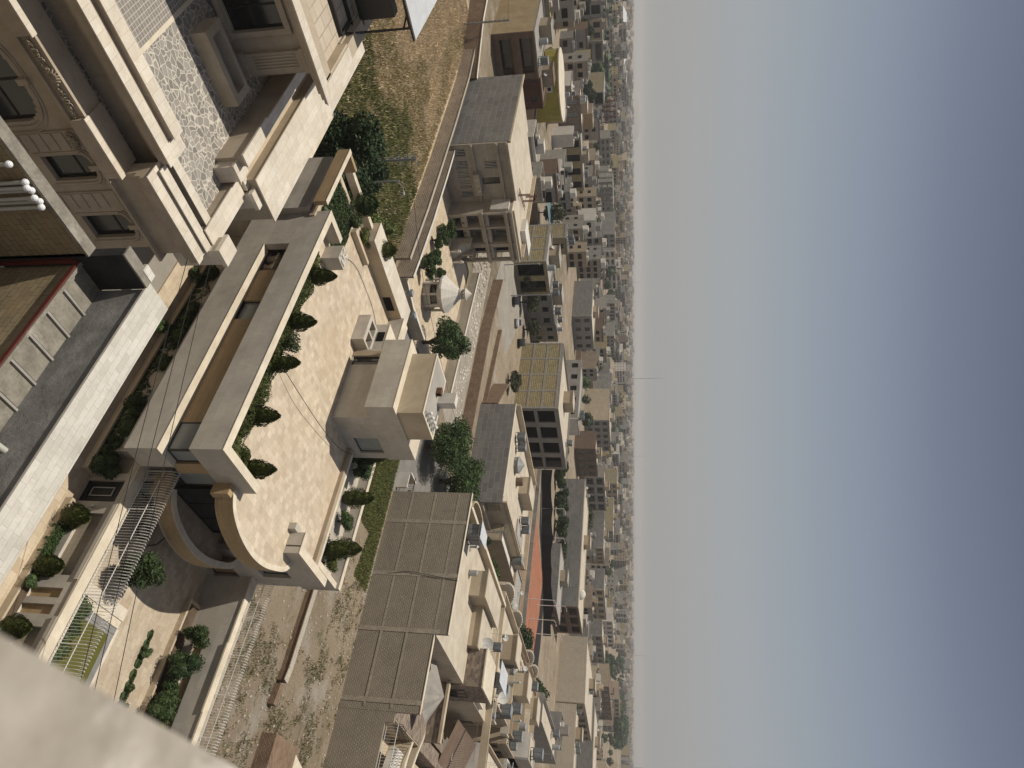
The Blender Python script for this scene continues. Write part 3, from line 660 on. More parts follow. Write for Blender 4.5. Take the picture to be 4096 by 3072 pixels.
for xx, rr, hh, lb in ((-17.2, .7, 1.5, 'feathery bush beside the black door, farther side'), (-18.3, .65, 1.1, 'dark low bush one step past the feathery bush'), (-19.6, .95, 2.0, 'leafy bush with pale tips in front of the split-stone panel'), (-21.0, .8, 1.5, 'dark bush below the villa corner'), (-24.0, .9, 1.8, 'dense dark bush facing the neighbouring parapet corner'), (-25.3, .95, 1.9, 'dense bush with yellow tips near the parapet corner'), (-26.8, .8, 1.7, 'dark bush leaning on the garden wall past the yellow-tipped one'), (-28.0, .8, 1.5, 'last dark bush before the slots'), (-31.2, .7, 1.3, 'dark bush near the mansion cornice tip'), (-36, .9, 1.8, 'dark shrub filling the gap beside the mansion posts'), (-37.5, .8, 1.7, 'second dark shrub beside the mansion posts')):
    bushy(lb, xx, 26.35, .4, rr, hh, 'bush', 2200, .06, 50 + k, 'bushes in front of the garden wall'); k += 1
bushy('lone light green bush on the pavement near the parapet corner', -25.9, 25.6, .12, .5, .8, 'tree', 1200, .05, 70); bushy('light green bush on the pavement near the mansion corner', -30.5, 25.7, .12, .5, .7, 'tree', 900, .05, 71)

def fence(label, x0, x1, y, zb, h, par_dir, step=.145):
    F = thing('spiked_fence', label, 'fence', ((x0 + x1) / 2, y, zb))
    r_ = MB().mat('whitemetal'); r_.box(x0, y - .015, zb + .12, x1, y + .015, zb + .15).box(x0, y - .015, zb + h * .55, x1, y + .015, zb + h * .55 + .03)
    r_.build('rail', parent=F)
    p = MB(); n = int((x1 - x0) / step); d = par_dir
    for i in range(n + 1):
        X = x0 + i * step; s = 1 if i % 2 else -1
        path = [(X, y, zb)] + [(X, y, zb + h * .72)] + [(X, y + d * .06, zb + h * .88), (X, y + d * .18, zb + h), (X, y + d * .31, zb + h * .97), (X, y + d * .36, zb + h * .86), (X, y + d * .33, zb + h * .78)]
        p.ring(path, [.010, .010, .015, .017, .016, .013, .006], 4)
        p.ring([(X, y, zb + h * .6), (X + .02, y - d * .07, zb + h * .78), (X + .03, y - d * .05, zb + h * .95)], [.008, .009, .003], 4)
    p.build('pickets', 'whitemetal', F)
    for i in range(0, n, 15): MB().box(x0 + i * step - .02, y - .02, zb, x0 + i * step + .02, y + .02, zb + h * .8).build('post', 'whitemetal', F)
    return F
fence('white iron fence of hooked spikes on top of the street garden wall', -17.4, -6.0, 27.3, 2.66, 1.75, 1)
# right garden wall of the courtyard
R = thing('garden_wall', 'grey courtyard wall with one long horizontal ribbed slot facing the lot', 'wall', (-11, 38.2, 0))
w = MB().mat('clad'); grid_wall(w, 'y', 38.0, .25, -16.8, -3, 0, 3.9, [(-12.95, -8.0, 1.82, 2.46)]); w.box(-16.8, 38.25, 0, -3, 38.5, 3.9); w.mat('cladtop').box(-16.8, 37.92, 3.9, -12.75, 38.6, 4.0).box(-12.75, 37.85, 3.9, -9.0, 38.6, 4.0).box(-9.0, 37.92, 3.9, -3, 38.6, 4.0)
w.build('wall', parent=R); MB().box(-12.95, 38.16, 1.82, -8.0, 38.25, 2.46).build('slot_panel', 'wood', R)
fence('white iron fence of hooked spikes on top of the courtyard wall beside the lot', -16.6, -4.0, 38.4, 4.0, 1.15, 1)
# courtyard
P = thing('pool', 'rectangular pool of olive green water with three wide steps', 'pool', (-8, 30.5, 1))
m = MB().mat('poolstone'); m.box(-10.9, 32.05, 1.0, -4, 32.4, 1.02).box(-10.9, 28.5, 1.0, -10.75, 32.05, 1.02)
m.mat('marble').box(-12.2, 28.5, 1.0, -11.6, 32.45, 1.16); m.mat('cladtop').box(-11.6, 28.5, 1.0, -11.2, 32.4, 1.1); m.mat('poolstone').box(-11.2, 28.5, 1.0, -10.9, 32.4, 1.05).mat('marble').box(-11.2, 32.4, 1.0, -4, 32.6, 1.03)
m.build('rim', parent=P); MB().box(-10.75, 28.5, 1.0, -4, 32.05, 1.012).build('water', 'water', P)
pt = thing('courtyard_planter', 'raised stone planter bed along the foot of the courtyard wall', 'planter', (-9, 37.4, 1)); MB().mat('pave').box(-14.8, 36.85, 1, -3, 37.0, 1.35).box(-14.8, 37.0, 1, -14.6, 38, 1.35).build('kerb', parent=pt); MB().box(-14.6, 37.0, 1, -3, 38, 1.25).build('soil', 'soil', pt)
for i, (x, y, r, h, mt, lb) in enumerate(((-12.75, 37.2, .62, 1.9, 'bush', 'dark leafy small tree at the corner end of the courtyard planter'), (-11.1, 37.1, .95, 2.2, 'treed', 'broad greyish bush tree in the courtyard planter, second from the corner'), (-9.9, 37.4, .5, 1.3, 'tree', 'narrow light green shrub between two broad courtyard bushes'), (-8.9, 37.1, .9, 2.0, 'bush', 'glossy round bush tree, third broad one in the courtyard planter'), (-7.6, 37.2, .95, 1.8, 'cyp', 'fine-leaved bush by the blurred parapet edge'))):
    bushy(lb, x, y, 1.25, r, h, mt, 3200, .06, 80 + i, 'bushes along the courtyard wall', 'garden_bush', 'bush')
tree('dark conifer beside the curved balcony in the shaded courtyard', -13.4, 30.2, 3.2, 1.1, 'bush', 5000, .07, 1.0, .05, 90, name='conifer', nc=16, core=.6)
for i, (x0, x1, lb) in enumerate(((-12.2, -10.2, 'thin ground vine ending in a leafy tuft near the planter corner'), (-10.1, -8.0, 'second thin ground vine across the courtyard paving'))):
    strip_plants(lb, 'vine', 'ground_vine', x0, 35.0, x1, 35.25, 1.0, 1.25, 900, .05, 'bush', 20 + i); 
for i, (x, y) in enumerate(((-11.0, 35.1), (-8.3, 35.1), (-9.2, 35.1))): bushy(('leafy tuft on the vine nearest the pool steps', 'leafy tuft on the vine by the blurred parapet', 'small leafy tuft midway on the courtyard vine')[i], x, y, 1.0, (.42, .3, .25)[i], .5, 'bush', 600, .04, 95 + i)
bl_ = [(-7.1 - i * .55, 28.6 + (i % 2) * .5, .75) for i in range(6)]
for i, (x, y, r) in enumerate(bl_): bushy('dark bush behind the spiked street fence beside the pool, number %s along it' % ('one', 'two', 'three', 'four', 'five', 'six')[i], x - 1, y - .4, 1.0, r, 1.1, 'bush', 1300, .06, 100 + i, 'bushes between the street wall and the pool')
hs = []
for i in range(60):
    a = i * .42; hs.append((-15.9 + math.cos(a) * (.35 + .06 * math.sin(i)), 30.9 + math.sin(a) * (.5 + .07 * math.cos(i * 1.7)), 1.03 + i * .0015))
tag(MB().ring(hs + [(-15.4, 31.6, 1.03), (-15.9, 32.4, 1.03), (-16.7, 32.9, 1.03)], .022, 5).build('garden_hose', 'blackmetal'), 'coiled dark garden hose on the shaded courtyard paving', 'hose')

# ================================================================ mansion on the near side of the street
N = thing('mansion', 'ornate travertine mansion with arched windows, heavy cornices and crazy-paved roof terrace', 'mansion', (-30, 12, 0))
w = MB().mat('marble_s')
F_ = -23.5
def arch_holes(y0, y1, z0, z1, n=7):
    """rounded-top opening approximated by stacked slots"""
    out = [(y0, y1, z0, z1 - (y1 - y0) * .28)]
    for i in range(n):
        a0 = math.pi / 2 * i / n; a1 = math.pi / 2 * (i + 1) / n; R_ = (y1 - y0) / 2; hh = (y1 - y0) * .28
        zA = z1 - hh + hh * math.sin(a0); zB = z1 - hh + hh * math.sin(a1); q = R_ * math.cos((a0 + a1) / 2) ** .6
        out.append(((y0 + y1) / 2 - q, (y0 + y1) / 2 + q, zA, zB))
    return out
arches = [(16.25, 17.45, 2.8, 4.95), (13.3, 14.45, 2.85, 4.95), (8.6, 11.75, 0.8, 4.3), (4.3, 7.4, .8, 4.3)]
hol = []
for a in arches: hol += arch_holes(*a)
grid_wall(w, 'x', F_, .35, 2, 18.05, 0, 5.4, hol); w.box(-46, 2, 0, -24.2, 18.0, 5.4); 
w.box(-46, 2, 5.4, -24.9, 18.0, 7.15)
w.build('walls', parent=N)
for i, (a0, a1, z0, z1) in enumerate(arches):
    win(N, 'x', F_ - .3, a0, a1, z0, z1, 0 if i < 2 else 1, 'glass', 'blackmetal', .09, trans=z0 + (z1 - z0) * .62)
    # raised surround following the arch
    s = MB(); R_ = (a1 - a0) / 2; cy = (a0 + a1) / 2; hh = (a1 - a0) * .28; q = .16 if i < 2 else .22
    path = [(F_ + .02, a0 - q, z0 - .1), (F_ + .02, a0 - q, z1 - hh)]
    for j in range(1, 12):
        t_ = math.pi * j / 12; path.append((F_ + .02, cy - (R_ + q) * math.copysign(abs(math.cos(t_)) ** .7, math.cos(t_)), z1 - hh + (hh + q) * math.sin(t_)))
    path += [(F_ + .02, a1 + q, z1 - hh), (F_ + .02, a1 + q, z0 - .1)]
    s.ring(path, .07, 6); s.ring([(F_ + .02, p[1] + (p[1] - cy) * .12, p[2] + (.12 if p[2] > z1 - hh else 0)) for p in path], .045, 6)
    s.box(F_, cy - .12, z1 - .05, F_ + .18, cy + .12, z1 + .4)
    s.build('window_surround', 'marble_s', N)
# pilasters, ribs
s = MB().mat('marble_s')
for y0 in (15.0, 12.2):
    s.box(F_, y0, 0, F_ + .08, y0 + 1.0 if y0 > 13 else y0 + .85, 5.2)
    for j in range(7): s.box(F_ + .08, y0 + .06, 1.2 + j * .5, F_ + .12, y0 + .8, 1.62 + j * .5)
s.build('pilaster', parent=N)
c = MB().mat('marble_s')
for (d0, z0, z1) in ((.16, 5.3, 5.45), (.30, 5.45, 5.6), (.48, 5.6, 5.72)): c.box(F_ - .4, 2, z0, F_ + d0, 18.05 + d0, z1)
c.box(-24.3, 2, 5.72, -23.15, 11.6, 6.3).box(-24.3, 11.6, 5.72, -22.95, 14.15, 6.38)
c.box(-24.0, 14.15, 5.72, -23.3, 18.3, 6.9).box(-24.0, 14.15, 6.9, -23.05, 18.45, 7.2).box(-24.0, 14.15, 7.2, -22.9, 18.6, 7.58)
c.mat('marble').box(-24.0, 14.1, 7.58, -22.85, 18.65, 7.63).box(-23.2, 11.55, 6.38, -22.9, 14.2, 6.43).box(-23.2, 2, 6.38, -22.9, 8.5, 6.43)
c.mat('marble_s').box(-23.2, 2, 5.72, -22.95, 8.45, 6.38)
c.build('lower_cornice', parent=N)
MB().box(-24.95, 2, 5.5, -23.2, 14.15, 5.98).build('crazy_ledge', 'crazy', N)
c = MB().mat('marble_s')
c.box(-25.5, 2, 7.0, -24.6, 14.1, 7.2).box(-25.5, 2, 7.2, -24.35, 14.15, 7.5).box(-25.5, 2, 7.5, -24.15, 14.2, 7.62).box(-25.5, 2, 7.62, -23.95, 14.25, 8.05).box(-25.6, 2, 7.15, -25.45, 14.2, 8.05)
c.mat('marble').box(-24.45, 2, 8.05, -23.85, 14.35, 8.1).box(-25.4, 13.6, 8.05, -24.45, 14.35, 8.1)
c.mat('marble_s').box(-25.35, 2, 8.0, -24.7, 13.55, 8.3); c.mat('marble').box(-25.4, 2, 8.3, -24.65, 13.6, 8.34)
c.build('upper_cornice', parent=N)
c = MB().mat('marble_s').box(-24.0, 14.3, 7.2, -23.75, 18.4, 7.75).box(-24.9, 14.3, 7.2, -24.45, 18.0, 7.75); c.mat('marble').box(-24.02, 14.28, 7.75, -23.5, 18.5, 7.8).box(-24.92, 14.28, 7.75, -24.4, 18.0, 7.8)
c.mat('bitumen').box(-24.4, 14.3, 7.2, -24.02, 18.4, 7.3); c.build('gutter_parapet', parent=N)
MB().box(-35, 2, 7.1, -24.9, 17.7, 7.3).build('terrace_floor', 'crazy', N)
MB().mat('cladtop').box(-32.9, 10.75, 7.3, -25.7, 10.95, 7.325).build('paver_edge', parent=N); MB().box(-32.9, 2, 7.3, -25.7, 10.75, 7.32).build('tile_field', brick('small_square_paver', (0.25, .225, .195), (.21, .19, .165), (.50, .46, .40), .22, .22, .014, 0.0, .8, .2), N)
# street parapet with cube posts and fluted post
c = MB().mat('marble_s').box(-28.0, 17.7, 6.4, -24.1, 17.95, 7.8).box(-28.0, 17.95, 6.4, -24.1, 18.6, 7.85); c.mat('marble').box(-28.0, 17.65, 7.85, -24.0, 18.7, 7.92); c.build('street_parapet', parent=N)
for (x0, x1) in ((-24.6, -23.6), (-28.9, -27.9)):
    c = MB().mat('marble').box(x0, 18.5, 6.0, x1, 19.3, 8.2); c.box(x0 - .08, 18.42, 8.2, x1 + .08, 19.38, 8.42); c.build('cube_post', parent=N)
c = MB().mat('marble').box(-28.4, 16.7, 7.3, -27.5, 17.5, 8.3).box(-28.5, 17.5, 7.3, -28.1, 18.4, 8.1).box(-28.45, 16.65, 8.3, -27.45, 17.55, 8.4); c.build('end_post', parent=N)
# big gutter wall on the street side
c = MB().mat('marble_s').box(-47, 16.5, 7.3, -28.0, 17.0, 8.75); c.mat('marble').box(-47, 16.45, 8.75, -31.3, 17.0, 8.85).box(-31.3, 16.35, 8.75, -27.9, 17.0, 8.85).mat('cream').box(-47, 17.0, 7.3, -28.0, 18.0, 8.0)
c.mat('marble_s').box(-47, 18.0, 6.0, -28.4, 20.35, 8.6); c.mat('marble').box(-47.2, 17.95, 8.6, -28.3, 20.45, 8.66); c.mat('greystone').box(-47, 18.4, 0, -29.5, 20.0, 6.0)
c.build('street_wing', parent=N)
# upper storey
c = MB().mat('marble_s'); grid_wall(c, 'x', -33.3, .35, -6, 15.2, 7.3, 11.2, [(10.9, 13.0, 7.8, 10.5), (5.5, 7.8, 7.8, 10.5)]); c.box(-46, -6, 7.3, -33.9, 15.2, 11.2)
for j, y0 in enumerate((14.0, 8.7)):
    c.box(-33.3, y0, 7.3, -33.05, y0 + 1.0, 11.2)
    for q in range(5): c.box(-33.05, y0 + .15 + q * .15, 8.4, -33.0, y0 + .22 + q * .15, 10.6)
    c.box(-33.3, y0 - .1, 7.3, -32.95, y0 + 1.1, 7.9).box(-33.3, y0 - .1, 10.9, -32.95, y0 + 1.1, 11.1)
c.build('upper_storey', parent=N)
for y0, y1 in ((10.9, 13.0), (5.5, 7.8)): win(N, 'x', -33.55, y0, y1, 7.8, 10.5, 1, 'glass', 'blackmetal', .1)
for y0, y1 in ((10.9, 13.0), (5.5, 7.8)):
    s = MB(); s.box(-33.3, y0 - .25, 7.5, -33.15, y0, 10.8).box(-33.3, y1, 7.5, -33.15, y1 + .25, 10.8).box(-33.3, y0 - .3, 7.5, -33.1, y1 + .3, 7.75).box(-33.3, y0, 10.5, -33.15, y1, 10.8)
    s.build('window_surround', 'marble_s', N)
c = MB().mat('marble_s')
for (d, z0, z1) in ((.2, 11.0, 11.2), (.5, 11.2, 11.35), (.62, 11.42, 11.55), (1.2, 11.55, 11.8), (1.55, 11.8, 12.0), (1.8, 12.0, 12.12)): c.box(-47, -6, z0, -33.3 + d, 15.2 + d * .45, z1) if z1 < 11.55 else c.box(-33.0, -6, z0, -33.3 + d, 15.3 + d * .4, z1).box(-47, 15.25, z0, -33.0, 15.3 + d * .4, z1)
c.box(-47, -6, 11.35, -32.95, 15.4, 11.42)
c.mat('marble').box(-32.2, -6, 12.12, -31.45, 16.07, 12.17).box(-36.1, 15.3, 12.12, -32.2, 16.05, 12.17).mat('cream').box(-36.1, 15.15, 11.6, -32.2, 15.26, 12.12).box(-32.3, -6, 11.6, -32.2, 15.15, 12.12).build('roof_cornice', parent=N)
c = MB().mat('tilewall').box(-47, -6, 11.42, -32.3, 15.15, 11.6).mat('marble_s').box(-47, 15.15, 11.6, -36.2, 16.2, 11.75); c.build('roof_deck', parent=N)
# skylight box on the terrace
c = thing('skylight', 'long travertine light well with a glass bottom on the shaded crazy paving', 'skylight', (-31.3, 13.5, 7.3))
MB().mat('marble_s').box(-30.9, 11.8, 7.3, -30.5, 15.3, 8.1).box(-32.1, 11.8, 7.3, -31.8, 15.3, 8.1).box(-31.8, 11.8, 7.3, -30.9, 12.2, 8.1).box(-31.8, 14.9, 7.3, -30.9, 15.3, 8.1).build('curb', parent=c)
MB().box(-31.8, 12.2, 7.3, -30.9, 14.9, 7.6).build('glazing', 'glassblue', c)
# carved ornaments
def ornament(y0, y1, z, xf, seed, label_par):
    rg = random.Random(seed); s = MB(); n = 26
    for i in range(n):
        t = i / (n - 1); y = y0 + (y1 - y0) * t; env = math.sin(math.pi * t) ** .7 * .30 + .06
        for q in range(2):
            a0 = rg.uniform(0, 6.28); rr = rg.uniform(.05, .10) * (1 + env)
            s.ring([(xf + .03 + .01 * j, y + math.cos(a0 + j * .7) * rr * (1 - j * .07), z + env * rg.uniform(-.4, 1) * .5 + math.sin(a0 + j * .7) * rr * (1 - j * .07)) for j in range(9)], [.028 * (1 - j * .06) for j in range(9)], 5)
    cy = (y0 + y1) / 2
    if y1 - y0 > 1.5:
        for j in range(9):
            a = math.pi * j / 8; s.ring([(xf + .03, cy, z), (xf + .08, cy + math.cos(a) * .22, z + .05 + math.sin(a) * .22), (xf + .03, cy + math.cos(a) * .34, z + .05 + math.sin(a) * .32)], [.03, .045, .03], 5)
    s.build('carved_ornament', 'marble_s', label_par)
ornament(8.4, 11.5, 5.95, -23.15, 5, N); ornament(12.3, 13.0, 4.9, F_ + .12, 6, N)
# HVAC frame, units and canopy over the roof
A = thing('equipment_frame', 'black steel frame on the mansion roof carrying the air conditioners', 'steel frame', (-37, 14, 11.6))
s = MB().mat('blackmetal').box(-36.75, 7, 11.62, -36.6, 15.0, 11.8).box(-38.6, 7, 11.62, -38.45, 15.2, 11.8).box(-38.45, 14.9, 11.64, -36.75, 15.05, 11.78).box(-39.4, 7, 12.0, -39.2, 15.6, 12.12).box(-38.5, 10.5, 11.7, -38.4, 10.6, 12.0)
s.box(-38.4, 15.55, 11.6, -38.3, 15.65, 15.0).ring([(-38.35, 15.6, 12.5), (-37.2, 15.1, 11.8)], .05, 4).ring([(-38.35, 15.6, 14.6), (-38.35, 14.8, 15.0)], .05, 4).box(-38.4, 8, 11.6, -38.3, 8.1, 15.0).box(-38.4, 8.1, 14.9, -38.3, 15.55, 15.0)
s.build('steel', parent=A)
for i, y0 in enumerate((12.9, 10.2)):
    u = thing('air_conditioner', ('dark two-fan air conditioner on the mansion roof frame', 'second dark air conditioner cut by the top edge of the photo')[i], 'air conditioner', (-39.6, y0 + 1, 12.12), 'air conditioners on the mansion roof')
    MB().box(-40.1, y0, 12.14, -39.3, y0 + 2.45, 13.95).build('casing', 'frame', u)
    for q in range(2):
        f = MB()
        for rr in (.4, .29, .17): f.ring([(-39.28, y0 + .9 + rr * math.cos(t * .5236), 12.62 + q * .87 + rr * math.sin(t * .5236)) for t in range(13)], .016, 4)
        for t in range(6): f.ring([(-39.28, y0 + .9, 12.62 + q * .87), (-39.28, y0 + .9 + .4 * math.cos(t * 1.047), 12.62 + q * .87 + .4 * math.sin(t * 1.047))], .012, 4)
        f.build('fan_grille', 'blackmetal', u)
t = thing('sheet_canopy', 'white corrugated sheet canopy over the mansion roof equipment', 'canopy', (-41, 11, 15.0)); MB().prism([(-44.6, 6), (-37.8, 6), (-38.5, 16.3), (-44.6, 16.65)], 15.05, 15.09).build('sheet', 'corr', t); MB().prism([(-37.75, 6), (-37.65, 6), (-38.35, 16.3), (-38.45, 16.3)], 14.95, 15.05).build('edge_beam', 'blackmetal', t)
'''yard between'''
struct(MB().box(-23.4, 2, 0, -14.4, 18.2, .03).build('side_yard_floor', 'street'))

# ================================================================ neighbouring block with travertine parapet (bottom left)
K = thing('neighbour_block', 'yellow block building with grey plastered parapet topped by wide travertine slabs', 'building', (-10, 12, 0))
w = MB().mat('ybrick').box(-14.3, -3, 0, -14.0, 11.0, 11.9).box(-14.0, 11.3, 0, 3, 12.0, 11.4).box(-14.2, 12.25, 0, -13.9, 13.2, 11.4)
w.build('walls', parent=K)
w = MB().mat('mortar').box(-14.36, -3, 11.9, -13.97, 11.0, 11.98)
w.mat('shade_rib_black').box(-14.3, 11.0, 9, -14.0, 12.25, 13.02).box(-14.3, 10.9, 9, -14.0, 11.0, 11.9)  # upstand face coloured near black, its shade put into the colour
w.mat('mortar').box(-14.36, 10.98, 13.02, -13.98, 12.2, 13.08); w.build('end_upstand', parent=K)
MB().box(-14.0, 12.27, 9.0, 3, 12.5, 12.98).build('parapet_wall', 'bitumen', K)
MB().box(-14.2, 12.5, 9.0, 3, 13.2, 12.96).build('parapet_core', 'stone', K)
MB().box(-14.22, 12.2, 12.98, 3, 13.27, 13.05).box(-14.5, 11.75, 12.98, -14.22, 12.2, 13.1).build('travertine_top', 'stone', K)
MB().box(-14.0, 11.25, 11.42, 3, 12.27, 11.5).build('mortar_ledge', 'mortar', K)
for i in range(20):
    X = -13.0 + i * .86
    MB().mat('concrete').box(X, 11.3, 11.5, X + .07, 12.27, 11.58).mat('shade_rib_black').box(X - .05, 11.3, 11.5, X, 12.27, 11.53).build('ledge_rib', parent=K)
MB().mat('redmetal').box(-14.0, 11.16, 11.42, 3, 11.2, 11.53).box(-14.0, 11.06, 2, -13.9, 11.16, 11.5).build('steel_beam', parent=K)
MB().box(-14.0, 11.2, 11.5, 3, 11.3, 11.58).build('ledge_edge', 'mortar', K)
win(K, 'y', 11.24, -10.6, -8.9, 7.6, 10.4, 1, 'glassblue', 'frame', .12)
struct(MB().box(-14.0, -3, 0, -.1, 11.3, 5.5).build('light_well_floor', 'mortar'))
ordn = ('first', 'second', 'third', 'fourth', 'fifth', 'sixth', 'seventh', 'eighth', 'ninth', 'tenth')
for i, y in enumerate((7.6, 7.94, 8.5, 8.62, 8.74, 8.92, 9.07, 9.20)):
    zt = 11.5 if i == 0 else 11.87
    t = thing('vent_pipe', ('open-topped pale vent pipe, topmost of the row before the block wall' if i == 0 else '%s ball-capped vent pipe from the top of the photo, before the block wall' % ordn[i - 1]), 'pipe', (-13.8, y, 5.5), 'vent pipes before the yellow block wall')
    xo = -13.85 + (.07 if i % 2 else 0)
    MB().cyl(xo, y, 5.5, zt - .1, .05, .05, 12).ring([(xo, y, zt - .1), (xo, y, zt - .02)], .062, 12).build('tube', 'pvc', t)
    if i: MB().ball((xo, y, zt), .092, 1, 12).build('ball_cap', 'ball', t)
tag(MB().ring([(-8.3, 11.9, 11.95), (-8.3, 12.9, 12.1)], .08, 14, cap=False).build('drain_pipe', 'pvc'), 'short grey pipe sticking out of the plastered parapet', 'pipe')
t = MB(); rg = random.Random(3)
for i in range(9): t.ball((-12.0 + rg.uniform(-.8, .8), 9.9 + rg.uniform(-.5, .5), 8.4 + rg.uniform(-.5, .5)), rg.uniform(.45, .8), .8, 12, .12, rg)
t.box(-12.4, 9.4, 5.5, -10.8, 11.0, 8.4)
tag(t.build('tarpaulin_bundle', 'bluecloth', smooth=True), 'bundle wrapped in dull blue tarpaulin beside the block wall', 'tarpaulin')
# ================================================================ parapet the camera looks over
Cb = thing('camera_parapet', 'blurred pale stone parapet at the lower left corner, right in front of the camera', 'parapet', (2, 1, 0))
MB().box(-.075, -8, 26.6, .5, 7, 26.77).build('coping', rough('polished_parapet_stone', (0.43, 0.385, 0.32), (0.27, 0.235, 0.19), 16, .5, bump=.05, fine=60, stain=(.54, .50, .44)), Cb)
MB().box(-.03, -7.9, 0, 12, 6.9, 26.6).build('wall', 'stone', Cb)
# ================================================================ overhead wires
for i, (a, b_) in enumerate(((((-23.14, 18.68), (-6.08, 24.75))), (((-23.9, 19.3), (-6.03, 25.68))), (((-24.64, 19.87), (-6.23, 26.92))))):
    dx, dy = b_[0] - a[0], b_[1] - a[1]
    P_ = [(a[0] + dx * t, a[1] + dy * t, 7.0 - .25 * (1 - (t - .5) ** 2 * 4 / 2.6) * (1 if -.3 < t < 1.3 else 0)) for t in (-.35, 0, .5, 1, 1.5)]
    wirecurve(P_, .016, 'overhead_wire', 'black wire over the street, the one %s' % ('nearest the travertine parapet', 'in the middle of three', 'nearest the villa')[i], 'wire', group='wires over the street')
# ================================================================ building kit
BN = {}
def bldg(name, label, x0, x1, y0, y1, h, Lm='cement', Rm='greystone', st=2, bays=3, kind='win', roofm='roofl', par=.6, cat='building', z0=0.0, lwin=0, grid=None, group=None, band=True, glass='glass', wf=.55):
    t = thing(name, label, cat, ((x0 + x1) / 2, (y0 + y1) / 2, z0), group); BN.setdefault(name, []).append((x0, x1, y0, y1, z0 + h + .02))
    W = MB().mat(Rm); T_ = .3; D = (y1 - y0); sh = (h - .3) / st; ops = []
    for i in range(st):
        for j in range(bays):
            bw = D / bays; a = y0 + bw * (j + (1 - wf) / 2); zb = z0 + .3 + sh * i + (.9 if kind == 'win' else .25); zt = z0 + .3 + sh * (i + 1) - (.7 if kind == 'win' else .5)
            ops.append((a, a + bw * wf, zb, zt))
    if kind == 'none': ops = []
    deep = {'win': .22, 'balc': 1.2, 'open': 2.2, 'none': .2}[kind]
    grid_wall(W, 'x', x1, T_, y0, y1, z0, z0 + h, ops)
    W.mat('dark' if kind == 'open' else Rm).box(x0, y0 + .3, z0, x1 - T_ - (0 if kind == 'none' else deep), y1, z0 + h - .05)
    if kind in ('balc', 'open'):
        for i in range(st + 1): W.mat(Rm).box(x1 - T_ - deep, y0 + .3, z0 + max(0, sh * i), x1 - T_, y1, z0 + sh * i + .28)
    W.mat(Lm)
    lop = []
    if lwin:
        bw = (x1 - x0 - T_) / lwin
        for i in range(st):
            for j in range(lwin): lop.append((x0 + bw * (j + .3), x0 + bw * (j + .7), z0 + .3 + sh * i + .9, z0 + sh * (i + 1) - .5))
    grid_wall(W, 'y', y0, .3, x0, x1 - T_, z0, z0 + h, lop)
    if lop: W.mat('dark').box(x0 + .1, y0 + .22, z0 + .5, x1 - T_ - .1, y0 + .28, z0 + h - .3)
    W.mat(Rm).box(x0, y1 - .01, z0, x1 - T_, y1, z0 + h - .1)
    W.build('wall', parent=t)
    if grid:
        gx, gz = grid; F = MB().mat('concrete')
        for i in range(gx + 1):
            X = x0 + (x1 - T_ - x0) * i / gx; F.box(X - .22, y0 - .05, z0, X + .22, y0, z0 + h + .02)
        for j in range(1, gz + 1):
            Z = z0 + h * j / gz
            for i in range(gx):
                X = x0 + (x1 - T_ - x0) * i / gx; X2 = x0 + (x1 - T_ - x0) * (i + 1) / gx; F.box(X + .22, y0 - .05, Z - .35, X2 - .22, y0, Z)
        F.build('concrete_frame', parent=t)
    if kind != 'none':
        for (a0, a1, zb, zt) in ops:
            if kind == 'win' or (kind == 'balc'): win(t, 'x', x1 - .22 if kind == 'win' else x1 - T_ - deep + .02, a0 + (0 if kind == 'win' else .5), a1 - (0 if kind == 'win' else .5), zb, zt - (0 if kind == 'win' else .4), 1 if a1 - a0 > 1.2 else 0, glass, 'frame', .06)
            if kind == 'balc': MB().box(x1 - .1, a0, zb - .1, x1 + .05, a1, zb + .85).build('balcony_panel', Rm, t)
        if band:
            q = MB()
            for i in range(1, st + 1): q.box(x1, y0 - .05, z0 + sh * i, x1 + .12, y1 + .05, z0 + sh * i + .22)
            q.build('cornice', Rm, t)
    r = MB().mat(roofm).box(x0 + .02, y0 + .02, z0 + h - .05, x1 - .02, y1 - .02, z0 + h + .02)
    r.mat(Rm if par > .3 else roofm)
    for (a, b_, c_, d_) in ((x0, y0, x1, y0 + .2), (x0, y1 - .2, x1, y1), (x0, y0 + .2, x0 + .2, y1 - .2), (x1 - .2, y0 + .2, x1, y1 - .2)): r.box(a, b_, z0 + h + .02, c_, d_, z0 + h + par)
    if x1 - x0 > 8 and y1 - y0 > 8 and kind != 'none':
        fx, fy = (x0 * .6 + x1 * .4), (y0 * .5 + y1 * .5); r.mat(Lm if Lm in ('cream', 'white', 'creamd') else 'creamd').box(fx - 1.8, fy - 1.6, z0 + h + .02, fx + 1.8, fy + 2.2, z0 + h + 2.3).mat(roofm).box(fx - 2, fy - 1.8, z0 + h + 2.3, fx + 2, fy + 2.4, z0 + h + 2.42)
    r.build('roof', parent=t)
    return t
